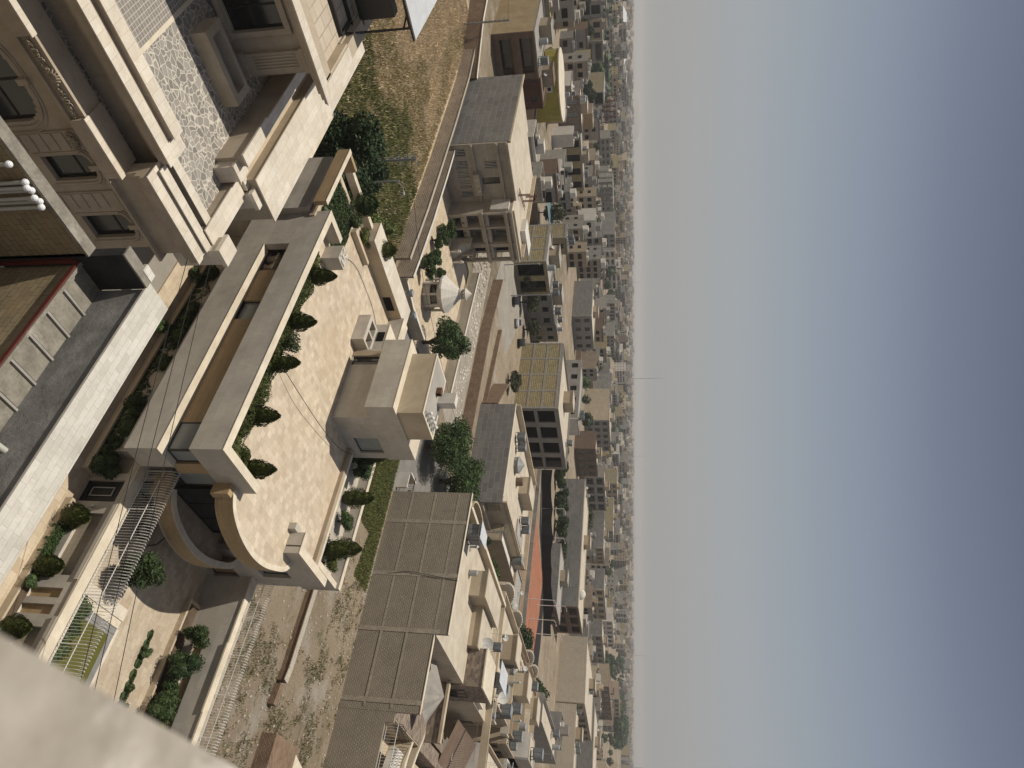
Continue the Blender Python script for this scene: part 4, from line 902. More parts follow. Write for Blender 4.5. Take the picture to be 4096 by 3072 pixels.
# prototypes of roof things ------------------------------------------------
PC = [None, None, None, None]
def cooler(x, y, z, label, group, rz=0, sc=1.0):
    if PC[0] is None:
        t = thing('evaporative_cooler', label, 'cooler', (0, 0, 0), group); PC[0] = t
        MB().mat('cooler').box(-.5, -.5, .3, .5, .5, 1.35).mat('greymetal').box(-.52, -.52, 1.35, .52, .52, 1.42).build('housing', parent=t)
        for lx, ly in ((-.5, -.5), (.44, -.5), (-.5, .44), (.44, .44)): MB().box(lx, ly, 0, lx + .06, ly + .06, .3).build('leg', 'blackmetal', t)
        MB().box(-.42, -.53, .42, .42, -.5, 1.25).build('louvre', 'blackmetal' if False else 'cooler', t)
        t.location = (x, y, z); t.rotation_euler = (0, 0, rz); t.scale = (sc,) * 3; return t
    return dup(PC[0], (x, y, z), label, group, sc, rz)
def dish(x, y, z, label, group, rz=0, sc=1.0):
    if PC[1] is None:
        t = thing('satellite_dish', label, 'satellite dish', (0, 0, 0), group); PC[1] = t
        m = MB(); n = 16; d = Vector((.25, -.75, .6)).normalized(); a = d.orthogonal().normalized(); b_ = d.cross(a); pr = []
        for q in range(5):
            r = .55 * q / 4; pr.append([Vector((0, 0, 1.0)) + (a * math.cos(6.283 * j / n) + b_ * math.sin(6.283 * j / n)) * r + d * (r * r * .45) for j in range(n)])
        for q in range(4):
            for j in range(n): m.face([pr[q][j], pr[q + 1][j], pr[q + 1][(j + 1) % n], pr[q][(j + 1) % n]])
        m.build('reflector', 'dishpaint', t)
        MB().ring([(0, 0, 0), (0, .03, 1.0)], .03, 6).ring([Vector((0, 0, 1.0)), Vector((0, 0, 1.0)) + d * .5], .015, 5).build('mast', 'greymetal', t)
        t.location = (x, y, z); t.rotation_euler = (0, 0, rz); t.scale = (sc,) * 3; return t
    return dup(PC[1], (x, y, z), label, group, sc, rz)
def tank(x, y, z, label, group, sc=1.0):
    if PC[2] is None:
        t = thing('water_tank', label, 'water tank', (0, 0, 0), group); PC[2] = t
        MB().cyl(0, 0, .1, 1.3, .5, .5, 16).cyl(0, 0, 1.3, 1.42, .5, .2, 16).build('barrel', 'greymetal', t); MB().box(-.45, -.45, 0, .45, .45, .1).build('base', 'concrete', t)
        t.location = (x, y, z); t.scale = (sc,) * 3; return t
    return dup(PC[2], (x, y, z), label, group, sc)
def antenna(x, y, z, label, group, sc=1.0, rz=0):
    if PC[3] is None:
        t = thing('tv_antenna', label, 'antenna', (0, 0, 0), group); PC[3] = t
        MB().ring([(0, 0, 0), (0, 0, 3)], .02, 5).build('mast', 'greymetal', t)
        m = MB().ring([(-.5, 0, 2.8), (.5, 0, 2.8)], .015, 4)
        for i in range(6): m.ring([(-.45 + i * .18, -.25, 2.8), (-.45 + i * .18, .25, 2.8)], .01, 4)
        m.build('elements', 'greymetal', t); t.location = (x, y, z); t.scale = (sc,) * 3; t.rotation_euler = (0, 0, rz); return t
    return dup(PC[3], (x, y, z), label, group, sc, rz)
def lamp(name, label, x, y, h, arm=1.5, dirn=(1, 0), mat='greymetal', cat='street lamp'):
    t = thing(name, label, cat, (x, y, 0))
    MB().ring([(x, y, 0), (x, y, h)], [.12, .07], 8).build('pole', mat, t)
    MB().ring([(x, y, h - .2), (x + dirn[0] * arm * .5, y + dirn[1] * arm * .5, h + .25), (x + dirn[0] * arm, y + dirn[1] * arm, h + .3)], .04, 6).box(x + dirn[0] * arm - .2, y + dirn[1] * arm - .15, h + .22, x + dirn[0] * arm + .2, y + dirn[1] * arm + .15, h + .34).build('lamp_head', mat, t)
    return t
def upole(label, x, y, h, step=True):
    t = thing('utility_pole', label, 'utility pole', (x, y, 0))
    m = MB().box(x - .17, y - .1, 0, x - .11, y + .1, h).box(x + .11, y - .1, 0, x + .17, y + .1, h)
    for i in range(int(h / .7)): m.box(x - .11, y - .09, .4 + i * .7, x + .11, y + .09, .62 + i * .7)
    m.build('post', 'concrete', t)
    for i in range(3):
        z = h - .15 - i * .75
        MB().ring([(x, y - .1, z), (x + .1, y + .5, z + .12)], .035, 5).ring([(x, y - .1, z), (x + .1, y - .5, z + .12)], .035, 5).cyl(x + .1, y + .5, z + .1, z + .35, .05, .03, 6).cyl(x + .1, y - .5, z + .1, z + .35, .05, .03, 6).build('crossarm', 'greymetal', t)
    return t
def wallrun(name, label, pts, h, mat, th=.25, top=None, cat='wall', z=0.0, group=None):
    t = thing(name, label, cat, (pts[0][0], pts[0][1], z), group)
    m = MB()
    for a, b_ in zip(pts[:-1], pts[1:]):
        d = Vector((b_[0] - a[0], b_[1] - a[1], 0)); L_ = d.length; d.normalize(); n = Vector((-d.y, d.x, 0)) * th / 2
        q = [(a[0] + n.x, a[1] + n.y), (a[0] - n.x, a[1] - n.y), (b_[0] - n.x, b_[1] - n.y), (b_[0] + n.x, b_[1] + n.y)]
        m.mat(mat).prism(q, z, z + h)
        if top:
            n *= 1.35; q = [(a[0] + n.x, a[1] + n.y), (a[0] - n.x, a[1] - n.y), (b_[0] - n.x, b_[1] - n.y), (b_[0] + n.x, b_[1] + n.y)]; m.mat(top).prism(q, z + h, z + h + .07)
    m.build('masonry', parent=t); return t
def tufts(name, label, n, poly_fn, size, hgt, mats, seed, cat='grass', blades=4):
    rg = random.Random(seed); m = MB()
    for _ in range(n):
        p = poly_fn(rg)
        if p is None: continue
        x, y, mk, s = p; m.mat(mk)
        for k in range(blades):
            a = rg.uniform(0, 6.283); w_ = size * .13 * s; l = hgt * rg.uniform(.6, 1.3) * s; dx, dy = math.cos(a), math.sin(a); lean = rg.uniform(0, .6) * l
            ox, oy = x + rg.uniform(-.5, .5) * size, y + rg.uniform(-.5, .5) * size
            m.face([(ox - dy * w_, oy + dx * w_, 0), (ox + dy * w_, oy - dx * w_, 0), (ox + dx * lean, oy + dy * lean, l)])
    o = m.build(name); return tag(struct(o, 'stuff'), label, cat)

# ================================================================ field left of the villa
struct(MB().prism([(-120, 25), (-42, 25), (-42, 42), (-58, 49), (-80, 49.8), (-103, 49.7), (-120, 47.5)], .0, .02).build('field_soil', rough('field_straw', (0.40, 0.315, 0.205), (0.50, 0.405, 0.275), .15, .95, bump=.5, fine=3, stain=(.25, .205, .11))))
struct(MB().prism([(-74, 38), (-66, 33), (-57, 32), (-54, 36), (-57, 45), (-63, 48.5), (-72, 49), (-77, 45)], .02, .035).build('green_ground', rough('green_field_soil', (.14, .15, .05), (.23, .20, .10), .25, .95, bump=.5, fine=3)))
def fld(rg):
    x = rg.uniform(-118, -43); y = rg.uniform(24, 54)
    lim = 49.6
    if y > lim - .6: return None
    green = (x > -74 and y > 30 + (x + 74) * -.1) 
    gq = (x + 79) / 15 + (y - 40) * .03 + math.sin(y * .5) * .25 + math.sin(x * .7) * .15
    if gq > .35 and x > -77: mk = 'grass' if rg.random() < .6 else ('mixgrass' if rg.random() < .7 else 'straw'); s = 1.2
    elif gq > -.3: mk = 'mixgrass' if rg.random() < .5 else 'straw'; s = 1.1
    else: mk = 'mixgrass' if (abs(y - 47 - math.sin(x * .2) * 2) < 1.5 and rg.random() < .4) else ('straw' if rg.random() < .985 else 'weed'); s = 1
    return x, y, mk, s
tufts('field_grass', 'dry straw-coloured grass turning green towards the villa', 70000, fld, .38, .30, None, 1)
tree('broad dark tree between the mansion and the green end of the field', -51.5, 31.0, 6.4, 4.3, 'treed', 15000, .17, 0, .05, 3, nc=24, core=.55)
tree('low dark tree behind the utility pole by the villa wall', -57.5, 36.5, 3.6, 2.6, 'treed', 5000, .15, 0, .05, 4, nc=12, core=.5)
for i, (x, y, r) in enumerate(((-52.5, 35.5, 1.5), (-54, 38.5, 1.3), (-56.5, 41.5, 1.2), (-59, 44, 1.0))): bushy('feathery green bush at the foot of the villa, step %s towards the brick wall' % ('one', 'two', 'three', 'four')[i], x, y, 0, r, 2.2, 'grass', 1800, .13, 200 + i, 'bushes below the villa terrace')
upole('concrete utility pole with three crossarms standing over the green grass', -53.4, 32.6, 8.1)
lamp('street_lamp', 'thin lamp arm lying out over the green grass near the concrete pole', -54.4, 35.4, 5.6, 1.2, (.5, .8), 'greymetal')
wirecurve([(-53.4, 32.6, 7.6), (-50.5, 41.5, 6.9), (-49, 52, 6.6), (-47, 62, 6.9)], .02, 'overhead_wire', 'black wire running from the concrete pole to the street beyond the villa', 'wire')
wallrun('field_wall', 'long low mud-brick wall closing the far side of the field', [(-121, 47.5), (-103, 49.8), (-90, 50.0), (-80.5, 49.9), (-70, 49.7), (-60, 49.1)], 2.0, 'tanbrick', .3, 'rubble')
wallrun('yard_wall', 'taller brick wall of the white villa yard behind the field wall', [(-85.8, 51.6), (-80, 51.6), (-70, 51.4), (-62, 50.9), (-58.6, 50.6)], 2.3, 'tanbrick', .25, 'white')
wallrun('yard_wall', 'short yard wall with white coping turning by the two grey gate posts', [(-58.6, 50.6), (-57.8, 54.5), (-58.0, 60)], 1.5, 'lstone', .3, 'white')
for i in range(2): tag(MB().box(-56.4 + i * 1.2, 50.6 + i * 2.2, 0, -56.0 + i * 1.2, 51.0 + i * 2.2, 2.4).box(-56.5 + i * 1.2, 50.5 + i * 2.2, 2.4, -55.9 + i * 1.2, 51.1 + i * 2.2, 2.7).build('gate_post', 'greymetal'), ('grey metal gate post by the gazebo wall', 'grey metal gate post nearer the dark tree')[i], 'post', 'gate posts')
wallrun('retaining_wall', 'long low cream wall running beside the broken ground behind the villa yard', [(-88, 75.5), (-60.3, 74.2)], 1.4, 'lstone', .3, 'white')
# fence wall facing (decorated)
# ================================================================ white stone villa with barred windows
X = thing('stone_villa', 'pale stone villa with barred windows, deep balconies and a blank grey side wall', 'villa', (-94, 60, 0))
m = MB().mat('cementblock').box(-105.2, 51, 0, -86.5, 51.3, 9.9); m.mat('lstone').box(-105.2, 51.3, 0, -86.6, 69.1, 9.3)
hA = [(53.5, 54.7, 1.8, 3.6), (55.0, 56.2, 1.8, 3.6), (56.6, 57.9, 1.8, 3.6), (58.4, 59.5, 1.8, 3.6), (53.7, 54.9, 5.9, 7.8), (56.3, 57.4, 5.3, 7.8), (51.6, 52.8, 1.8, 3.6)]
grid_wall(m, 'x', -86.2, .4, 51, 60.2, 0, 9.6, hA)
hB = [(60.9, 62.6, .5, 1.7), (63.0, 65.6, .5, 1.7), (66.5, 68.6, .5, 1.7), (60.6, 62.6, 2.6, 4.4), (63.0, 65.6, 2.6, 4.4), (66.5, 68.6, 2.4, 4.5), (60.6, 62.6, 5.8, 8.1), (63.0, 65.6, 5.8, 8.1), (66.5, 68.6, 5.7, 8.0)]
grid_wall(m, 'x', -83.3, .3, 60.2, 69.1, 0, 9.3, hB)
m.box(-86.2, 60.2, 0, -83.6, 60.5, 9.3).box(-86.5, 60.5, 0, -85.3, 69.1, 9.2).box(-86.6, 51.3, 0, -86.6 + .02, 69, 9.2)
for (z0_, z1_) in ((0, .5), (1.7, 2.4), (4.5, 5.7), (8.1, 9.2)): m.box(-85.3, 60.5, z0_, -83.6, 69.1, z1_)
m.box(-86.2, 62.6, 0, -83.6, 62.7, 9.1).box(-85.3, 65.7, 0, -83.6, 65.8, 9.1)
m.build('wall', parent=X)
for (a0, a1, z0, z1) in hA: win(X, 'x', -86.4, a0, a1, z0, z1, 4 if a0 != 56.3 else 0, 'glass', 'whitemetal' if a0 != 56.3 else 'frame', .045)
for (a0, a1, z0, z1) in hB[3:]:
    if a0 > 66: MB().box(-85.28, a0, z0, -85.2, a1, z1).build('dark_opening', 'dark', X)
    else:
        for q in range(1 if a1 - a0 < 2.1 else 2):
            c0_ = a0 + .45 + q * 1.25; win(X, 'x', -85.25, c0_, c0_ + 1.0, z0 + .25, z1 - .35, 3, 'glass', 'whitemetal', .045)
for (a0, a1, z0, z1) in hB[:3]: MB().box(-85.28, a0, z0, -85.2, a1, z1).build('dark_opening', 'dark', X)
for i, zz in enumerate((4.75, 8.3)):
    MB().box(-83.3, 60.1, zz, -83.05, 69.2, zz + .2).box(-83.3, 60.05, zz + .2, -82.9, 69.25, zz + .42).build('cornice', 'lstone', X)
    MB().box(-86.2, 51, zz - .4, -85.95, 60.2, zz - .2).box(-86.2, 51, zz - .2, -85.8, 60.2, zz).build('cornice', 'lstone', X)
MB().box(-83.3, 60.1, 9.1, -82.9, 69.3, 9.45).box(-86.2, 51, 9.45, -85.7, 60.1, 9.8).build('roof_cornice', 'lstone', X)
m = MB().box(-86.2, 55.2, 4.2, -85.2, 58.6, 4.4).box(-85.35, 55.2, 4.4, -85.2, 58.6, 5.15).box(-86.2, 55.2, 4.4, -85.35, 55.35, 5.15).box(-86.2, 58.45, 4.4, -85.35, 58.6, 5.15); m.build('balcony', 'lstone', X)
for i in range(3): MB().ball((-85.25, 56.0 + i * .95, 4.8), .2, 1, 8).build('round_ornament', 'white', X)
for zz in (1.95, 5.15):
    for i in range(8 if zz > 3 else 9): MB().ring([(-83.28, 60.9 + i * .9, zz), (-83.2, 60.9 + i * .9, zz)], .17 if i % 2 else .1, 8).build('star_ornament', 'brown', X)
for y in (60.2, 62.62, 65.7, 68.75): MB().box(-83.3, y, 0, -83.1, y + .3, 9.1).build('pilaster', 'lstone', X)
MB().box(-86.1, 59.9, 6.2, -83.7, 60.2, 8.9).build('shutter_panel', 'white', X)
r = MB().mat('roofl').box(-105.1, 51.3, 9.5, -86.5, 60.2, 9.6).box(-105.1, 60.2, 9.3, -83.5, 69.0, 9.4)
r.mat('cream').box(-83.7, 60.3, 9.4, -83.4, 69.1, 9.75).box(-105.2, 68.8, 9.4, -83.7, 69.1, 10.0).box(-105.2, 51.0, 9.9, -86.5, 51.3, 10.1).mat('white').box(-90, 66.5, 9.4, -87, 71.5, 10.2)
r.build('roof', parent=X)
for i, (x, y) in enumerate(((-90, 62.0), (-93, 65.2), (-96, 66.5))): tag(MB().ring([(x, y, 9.4), (x, y, 11.2)], .05, 5).ring([(x + .2, y, 9.4), (x + .2, y, 11.2)], .05, 5).ring([(x + .4, y, 9.4), (x + .4, y, 11.2)], .05, 5).build('steel_stub', 'redmetal'), ('red steel column stubs on the villa roof, nearest the front', 'red steel column stubs in the middle of the villa roof', 'red steel column stubs at the back of the villa roof')[i], 'steel stub', 'red steel stubs on the villa roof')
lf = thing('ladder_frame', 'rusty lattice frame lying on the villa roof', 'steel frame', (-91, 63.5, 9.4)); m = MB().ring([(-89, 60.9, 9.75), (-91.5, 66, 9.75)], .05, 4).ring([(-89.7, 60.7, 9.75), (-92.2, 65.8, 9.75)], .05, 4)
for i in range(9): m.ring([(-89 - .28 * i, 60.9 + .57 * i, 9.75), (-89.7 - .28 * i, 60.7 + .57 * i, 9.75)], .035, 4)
m.build('bars', 'rust', lf)
st_ = thing('entrance_stair', 'white stair with carved sides at the front of the stone villa', 'stair', (-81.5, 65, 0))
m = MB()
for i in range(8): m.box(-83.0 + i * .3, 64.4, 0, -82.7 + i * .3, 66.2, 2.4 - i * .3)
m.build('steps', 'white', st_)
for y in (64.2, 66.2): MB().prism([(-82.9, y), (-80.2, y), (-80.2, y + .2), (-82.9, y + .2)], 0, 1.2).prism([(-82.9, y), (-81.4, y), (-81.4, y + .2), (-82.9, y + .2)], 1.2, 3.0).build('side_wall', 'lstone', st_)
for i, (x, y) in enumerate(((-80, 64.4), (-80, 66.4))): tag(MB().cyl(x, y, 0, 1.0, .18, .12, 8).cyl(x, y, 1.0, 1.35, .12, .28, 8).ball((x, y, 1.5), .2).build('stone_urn', 'white'), ('white urn at the upper foot of the villa stair', 'white urn at the lower foot of the villa stair')[i], 'urn', 'urns of the stone villa')
struct(MB().prism([(-86, 52), (-60, 51.5), (-58.3, 60), (-60, 73.5), (-86, 73.5)], .0, .03).build('villa_yard', 'pave'))
for i, (x, y, h, r, lb) in enumerate(((-77.5, 58.5, 2.6, 1.6, 'leafy tree in the villa yard beside the white coping'), (-74, 57.5, 2.3, 1.4, 'second leafy tree by the yard wall'), (-70, 57.0, 2.4, 1.5, 'dense yard tree next to the gazebo'), (-66.5, 55.8, 2.6, 1.7, 'wide yard tree before the gazebo'), (-72, 61.5, 1.6, .9, 'spiky palm-like plant by the gazebo'))): tree(lb, x, y, h, r, 'tree', 3000, .13, 0, .1, 210 + i, 'trees in the villa yard', nc=9, core=.5)
tree('big loose tree in front of the cream long wall below the gazebo', -60.6, 63.2, 6.4, 3.4, 'tree', 11000, .15, 0, .12, 220, nc=20, core=.45); tree('yellow-green shrub beside the big loose tree', -58.2, 67.0, 2.8, 1.3, 'mixgrass', 2500, .1, 0, .05, 221, nc=8)
# gazebo
Z = thing('gazebo', 'white octagonal gazebo with a ribbed cone roof and a small lantern on top', 'gazebo', (-66.3, 60.3, 0))
def oct_(r, n=12): return [(-66.3 + r * math.cos(6.2832 * i / n), 60.3 + r * math.sin(6.2832 * i / n)) for i in range(n)]
m = MB()
for a in oct_(2.0, 8): m.cyl(a[0], a[1], 0, 2.3, .16, .16, 8)
m.build('column', 'white', Z)
MB().prism(oct_(1.85, 8), 0, 1.0).prism(oct_(1.86, 8), 1.9, 2.3).build('drum_wall', 'white', Z); MB().prism(oct_(1.6, 8), 1.0, 1.9).build('dark_glazing', 'glass', Z); MB().prism(oct_(2.3), 2.2, 2.45).prism(oct_(2.5), 2.45, 2.7).build('entablature', 'white', Z)
m = MB(); n = 24; lv = [(2.45, 2.7)]
for i in range(14): lv.append((2.45 - (i + 1) * .14, 2.7 + (i + 1) * .14)); 
for k_ in range(len(lv) - 1):
    (r0, z0), (r1, z1) = lv[k_], lv[k_ + 1]
    for j in range(12):
        a0, a1 = 6.2832 * j / 12, 6.2832 * (j + 1) / 12
        p = lambda r, a, z: (-66.3 + r * math.cos(a), 60.3 + r * math.sin(a), z)
        m.face([p(r0, a0, z0), p(r0, a1, z0), p(r1 + .06, a1, z1 - .03), p(r1 + .06, a0, z1 - .03)]); m.face([p(r1 + .06, a0, z1 - .03), p(r1 + .06, a1, z1 - .03), p(r1, a1, z1), p(r1, a0, z1)])
m.build('roof', 'white', Z)
m = MB().cyl(-66.3, 60.3, 4.6, 4.8, .7, .7, 12)
for a in oct_(.55, 8): m.cyl(a[0], a[1], 4.8, 5.3, .07, .07, 6)
m.cyl(-66.3, 60.3, 5.3, 5.4, .75, .75, 12).cyl(-66.3, 60.3, 5.4, 6.1, .7, .03, 12); m.build('lantern', 'white', Z)

# ================================================================ broken ground, walls and street behind
struct(MB().prism([(-92, 76), (-60, 75), (-58, 85.6), (-101, 85.6)], 0, .02).build('rubble_lot', rough('pale_rubble_soil', (.26, .225, .18), (.33, .29, .235), .4, .95, bump=.8, fine=3, stain=(.42, .385, .33))))
def stones(name, label, n, box, smin, smax, seed, mat='rubble'):
    rg = random.Random(seed); m = MB()
    for _ in range(n):
        x, y = rg.uniform(box[0], box[1]), rg.uniform(box[2], box[3]); s = rg.uniform(smin, smax); m.ball((x, y, s * .3), s, .7, 5, .3, rg)
    return tag(struct(m.build(name, mat), 'stuff'), label, 'rubble')
stones('rubble', 'scattered white rubble along the brown brick wall', 260, (-97, -60, 80, 85), .06, .28, 5, 'white'); stones('rubble', 'stone heap at the villa end of the brown brick wall', 260, (-101, -90, 74, 84), .15, .5, 6)
wallrun('brown_brick_wall', 'brown brick wall with a broken top between the rubble lot and the street', [(-101, 88.5), (-86, 86.4), (-62, 86.3)], 1.9, 'mudbrick', .3, None)
wallrun('brown_brick_wall', 'low inner brown wall parallel to the street', [(-97, 98), (-76, 96)], .8, 'mudbrick', .3, None)
wallrun('dark_brick_corner_wall', 'triangular dark brick wall beside the block-walled building', [(-86, 101.5), (-76.5, 95.5)], 3.0, 'mudbrick', .3, None)
# street cars
def car(label, x, y, rz, body, name='parked_car'):
    t = thing(name, label, 'car', (0, 0, 0))
    prof = [(-2.15, .35), (-2.2, .75), (-1.95, .95), (-1.35, 1.0), (-.85, 1.42), (.65, 1.45), (1.3, 1.0), (2.0, .85), (2.2, .6), (2.15, .35)]
    m = MB(); n = len(prof)
    for s in (-1, 1):
        pts = [(a, s * (.82 if b > 1.1 else .88), b) for a, b in prof]; m.face(pts if s < 0 else pts[::-1])
    for i in range(n):
        a, b = prof[i], prof[(i + 1) % n]; w0 = .82 if a[1] > 1.1 else .88; w1 = .82 if b[1] > 1.1 else .88
        m.face([(a[0], w0, a[1]), (b[0], w1, b[1]), (b[0], -w1, b[1]), (a[0], -w0, a[1])])
    m.build('body', body, t)
    g_ = MB()
    for s in (-1, 1): g_.face([(-1.2, s * .89, 1.02), (-.82, s * .84, 1.36), (.6, s * .84, 1.38), (1.15, s * .89, 1.02)])
    g_.face([(-1.38, -.78, 1.04), (-1.38, .78, 1.04), (-.9, .72, 1.41), (-.9, -.72, 1.41)]); g_.face([(1.33, .78, 1.02), (1.33, -.78, 1.02), (.72, -.72, 1.43), (.72, .72, 1.43)])
    g_.build('windows', 'glass', t)
    for wx in (-1.35, 1.35):
        for s in (-1, 1): MB().ring([(wx, s * .72, .32), (wx, s * .9, .32)], .32, 14).build('wheel', 'tyre', t)
    for s in (-1, 1): MB().ball((2.12, s * .62, .68), .12).build('headlight', 'whitemetal', t); MB().ball((-2.14, s * .62, .8), .1).build('tail_light', 'redmetal', t)
    t.location = (x, y, .01); t.rotation_euler = (0, 0, rz); return t
car('silver parked saloon car on the street behind the brown wall', -113, 111.8, 2.35, 'carsilver'); car('black parked car just past the silver one, near the yellow brick block', -112.2, 117.5, 2.35, 'carblack'); car('small dark car in the shade ahead of the silver car', -114.5, 106.5, 2.35, 'carblack')
lamp('street_lamp', 'tall grey street lamp beside the grey villa facade', -113, 103.5, 8, 1.2, (-.7, .7)); lamp('street_lamp', 'slim pole at the villa end of the street', -112, 94, 7, .8, (-.7, .7))
upole('wooden-looking utility pole with wires in front of the ochre house wall', -113.8, 46.4, 7.4)
wirecurve([(-113.8, 46.4, 7.2), (-121, 38, 7.5), (-132, 25, 7.4)], .025, 'overhead_wire', 'wire leaving the pole in front of the ochre wall', 'wire')
wallrun('orchard_wall', 'tall dark brown mud wall in front of the ochre house', [(-135, 44), (-116, 47), (-104.5, 50.8)], 2.8, 'mudbrick', .35, 'white')
tag(MB().face([(-166, 106, 3.4), (-161, 106.5, 3.0), (-158, 121, 3.4), (-163, 124, 3.8)]).build('blue_awning', 'bluefab'), 'faded blue awning stretched between houses behind the white stone villa', 'awning')
struct(MB().prism([(-262, 98), (-240, 98), (-262, 112), (-280, 112)], 0, .03).build('green_strip', 'weed'))
wallrun('far_brown_wall', 'long brown wall beyond the yellow round house', [(-306, 133), (-270, 129)], 2.6, 'mudbrick', .5, None)
# ================================================================ road trees
tree('spreading acacia-like tree over the side road, nearest the penthouse', -51.6, 73.5, 6.6, 4.4, 'tree', 15000, .14, 0, .10, 230, nc=22, core=.4); tree('second spreading tree leaning over the side road, nearer the dark brick building', -51.4, 81.5, 6.8, 4.6, 'tree', 15000, .14, 0, .10, 231, nc=22, core=.4)
tree('small grey-green tree at the foot of the grey block wall', -51.0, 90.8, 3.2, 1.8, 'olive', 3500, .12, 0, .1, 232, nc=9); bushy('dry reddish bush under the side road tree', -48.6, 88, 0, 1.1, 1.4, 'weed', 1500, .1, 233); bushy('round bush beside the black gate box on the side road', -41.6, 69.4, 0, .9, 1.3, 'cyp', 1300, .08, 234)
gb = thing('gate_box', 'black iron cage beside a white wall end on the side road', 'gate', (-42, 68, 0)); MB().box(-43.0, 66.4, 0, -42.8, 68.6, 1.5).box(-42.8, 66.4, 0, -41.0, 66.6, 1.3).build('wall_end', 'white', gb)
m = MB()
for i in range(7): m.ring([(-42.6 + i * .25, 67.2, 0), (-42.6 + i * .25, 67.2, 1.8)], .02, 4)
m.box(-42.7, 67.15, 1.78, -41.0, 67.25, 1.85).build('bars', 'blackmetal', gb)
def grs(rg):
    x = rg.uniform(-46, -28); y = rg.uniform(59.5, 65.2)
    if x > -33 and y < 62.5 - (x + 33) * .2: return None
    return x, y, 'grass' if rg.random() < .8 else 'mixgrass', 1.0
tufts('lawn', 'strip of bright green grass between the villa and the dark brick wall', 12000, grs, .35, .25, None, 2)

# ================================================================ lot on the near right
def weeds(rg):
    x = rg.uniform(-30, -5); y = rg.uniform(41, 66)
    if x < -18.5 and y < 59: return None
    from mathutils import noise as mn
    v = mn.noise((x * .35, y * .35, 3.1)) + .6 * mn.noise((x * 1.1, y * 1.1, 7.7))
    if v < rg.uniform(-.25, .45): return None
    return x, y, 'weed' if rg.random() < .8 else ('grass' if rg.random() < .6 else 'straw'), rg.uniform(.25, 1.0)
tufts('weeds', 'clumps of dry weeds over the rubble lot', 40000, weeds, .28, .18, None, 3, 'weeds')
stones('rubble', 'small pale stones scattered over the lot beside the courtyard', 900, (-32, -6, 43, 66), .03, .14, 7)
wallrun('low_brick_wall', 'ruined knee-high mud-brick wall across the lot', [(-25, 53.3), (-16.2, 53.1), (-15.2, 52.9)], .65, 'mudbrick', .5, 'rubble'); wallrun('low_brick_wall', 'last crumbling piece of the knee-high mud-brick wall', [(-14.9, 52.8), (-13.4, 52.6)], .55, 'mudbrick', .5, None)
for i in range(14): pass
tag(MB().box(-11.6, 53, 0, -4, 57.2, 1.2).build('brick_stack', 'mudbrick'), 'brown brick block at the lower edge of the lot', 'brickwork'); tag(MB().prism([(-11.9, 57.3), (-4, 57.3), (-4, 60), (-10.8, 61)], 0, .5).build('plinth', 'cladtop'), 'low pale plinth behind the brown brick block', 'plinth')

# ================================================================ long grey-brown brick building
D = thing('brick_building', 'long building with a blank rough grey-brown brick wall facing the lot', 'building', (-30, 75, 0))
m = MB().mat('greybrick').box(-40.2, 66, 0, -24.4, 66.35, 9.1).box(-24.4, 66.02, 0, -17.1, 66.35, 7.75).box(-17.1, 66.04, 0, -4, 66.35, 4.7).box(-17.1, 66.04, 4.7, -16.2, 66.35, 5.5)
m.mat('cream').box(-40.2, 66.35, 0, -24.5, 96, 7.6).box(-24.5, 66.35, 0, -17.2, 80, 4.6).box(-17.2, 66.35, 0, -4, 92, 2.2)
m.build('wall', parent=D)
m = MB().mat('pier')
for (x0, z) in ((-39.9, 9.1),): pass
for xx, zt in ((-36.5, 9.1), (-30.4, 9.1), (-24.6, 8.2), (-18, 7.7)): m.box(xx - .22, 65.97, 0, xx + .22, 66.0, zt)
for zz in (2.3, 4.9, 7.6): m.box(-40, 65.98, zz, -24.9 if zz > 5 else -17.4, 66.0, zz + .2)
m.build('brick_pier', parent=D)
m = MB().mat('roofl').box(-40, 66.35, 7.6, -24.5, 96, 7.75).mat('cream').box(-40.2, 66.35, 7.6, -39.9, 96, 8.6).box(-40.2, 95.7, 7.6, -18, 96, 8.6).mat('cladtop').box(-40.3, 66.35, 8.6, -39.8, 96, 8.68).box(-40.25, 65.95, 9.1, -24.4, 66.4, 9.14).box(-24.4, 65.98, 7.75, -17.1, 66.4, 7.79)
m.build('roof', parent=D)
m = MB().mat('cream').box(-36.3, 77, 7.75, -33.2, 86.5, 9.7).mat('roofl').box(-36.5, 76.8, 9.7, -33.0, 86.8, 9.8).mat('cream').box(-33.2, 80, 7.75, -28.5, 86, 9.0).mat('roofl').box(-33.2, 79.8, 9.0, -28.3, 86.2, 9.1); m.build('stair_head', parent=D)
m = MB()
pts = [(-40.0 + 1.6 * math.cos(a), 71.5 + 3.2 * math.sin(a)) for a in [math.pi * (.5 + i / 10) for i in range(11)]]
for a, b_ in zip(pts[:-1], pts[1:]): m.mat('cream').prism([a, b_, (b_[0] + .2, b_[1]), (a[0] + .2, a[1])], 7.6, 8.9)
m.build('curved_parapet', parent=D)
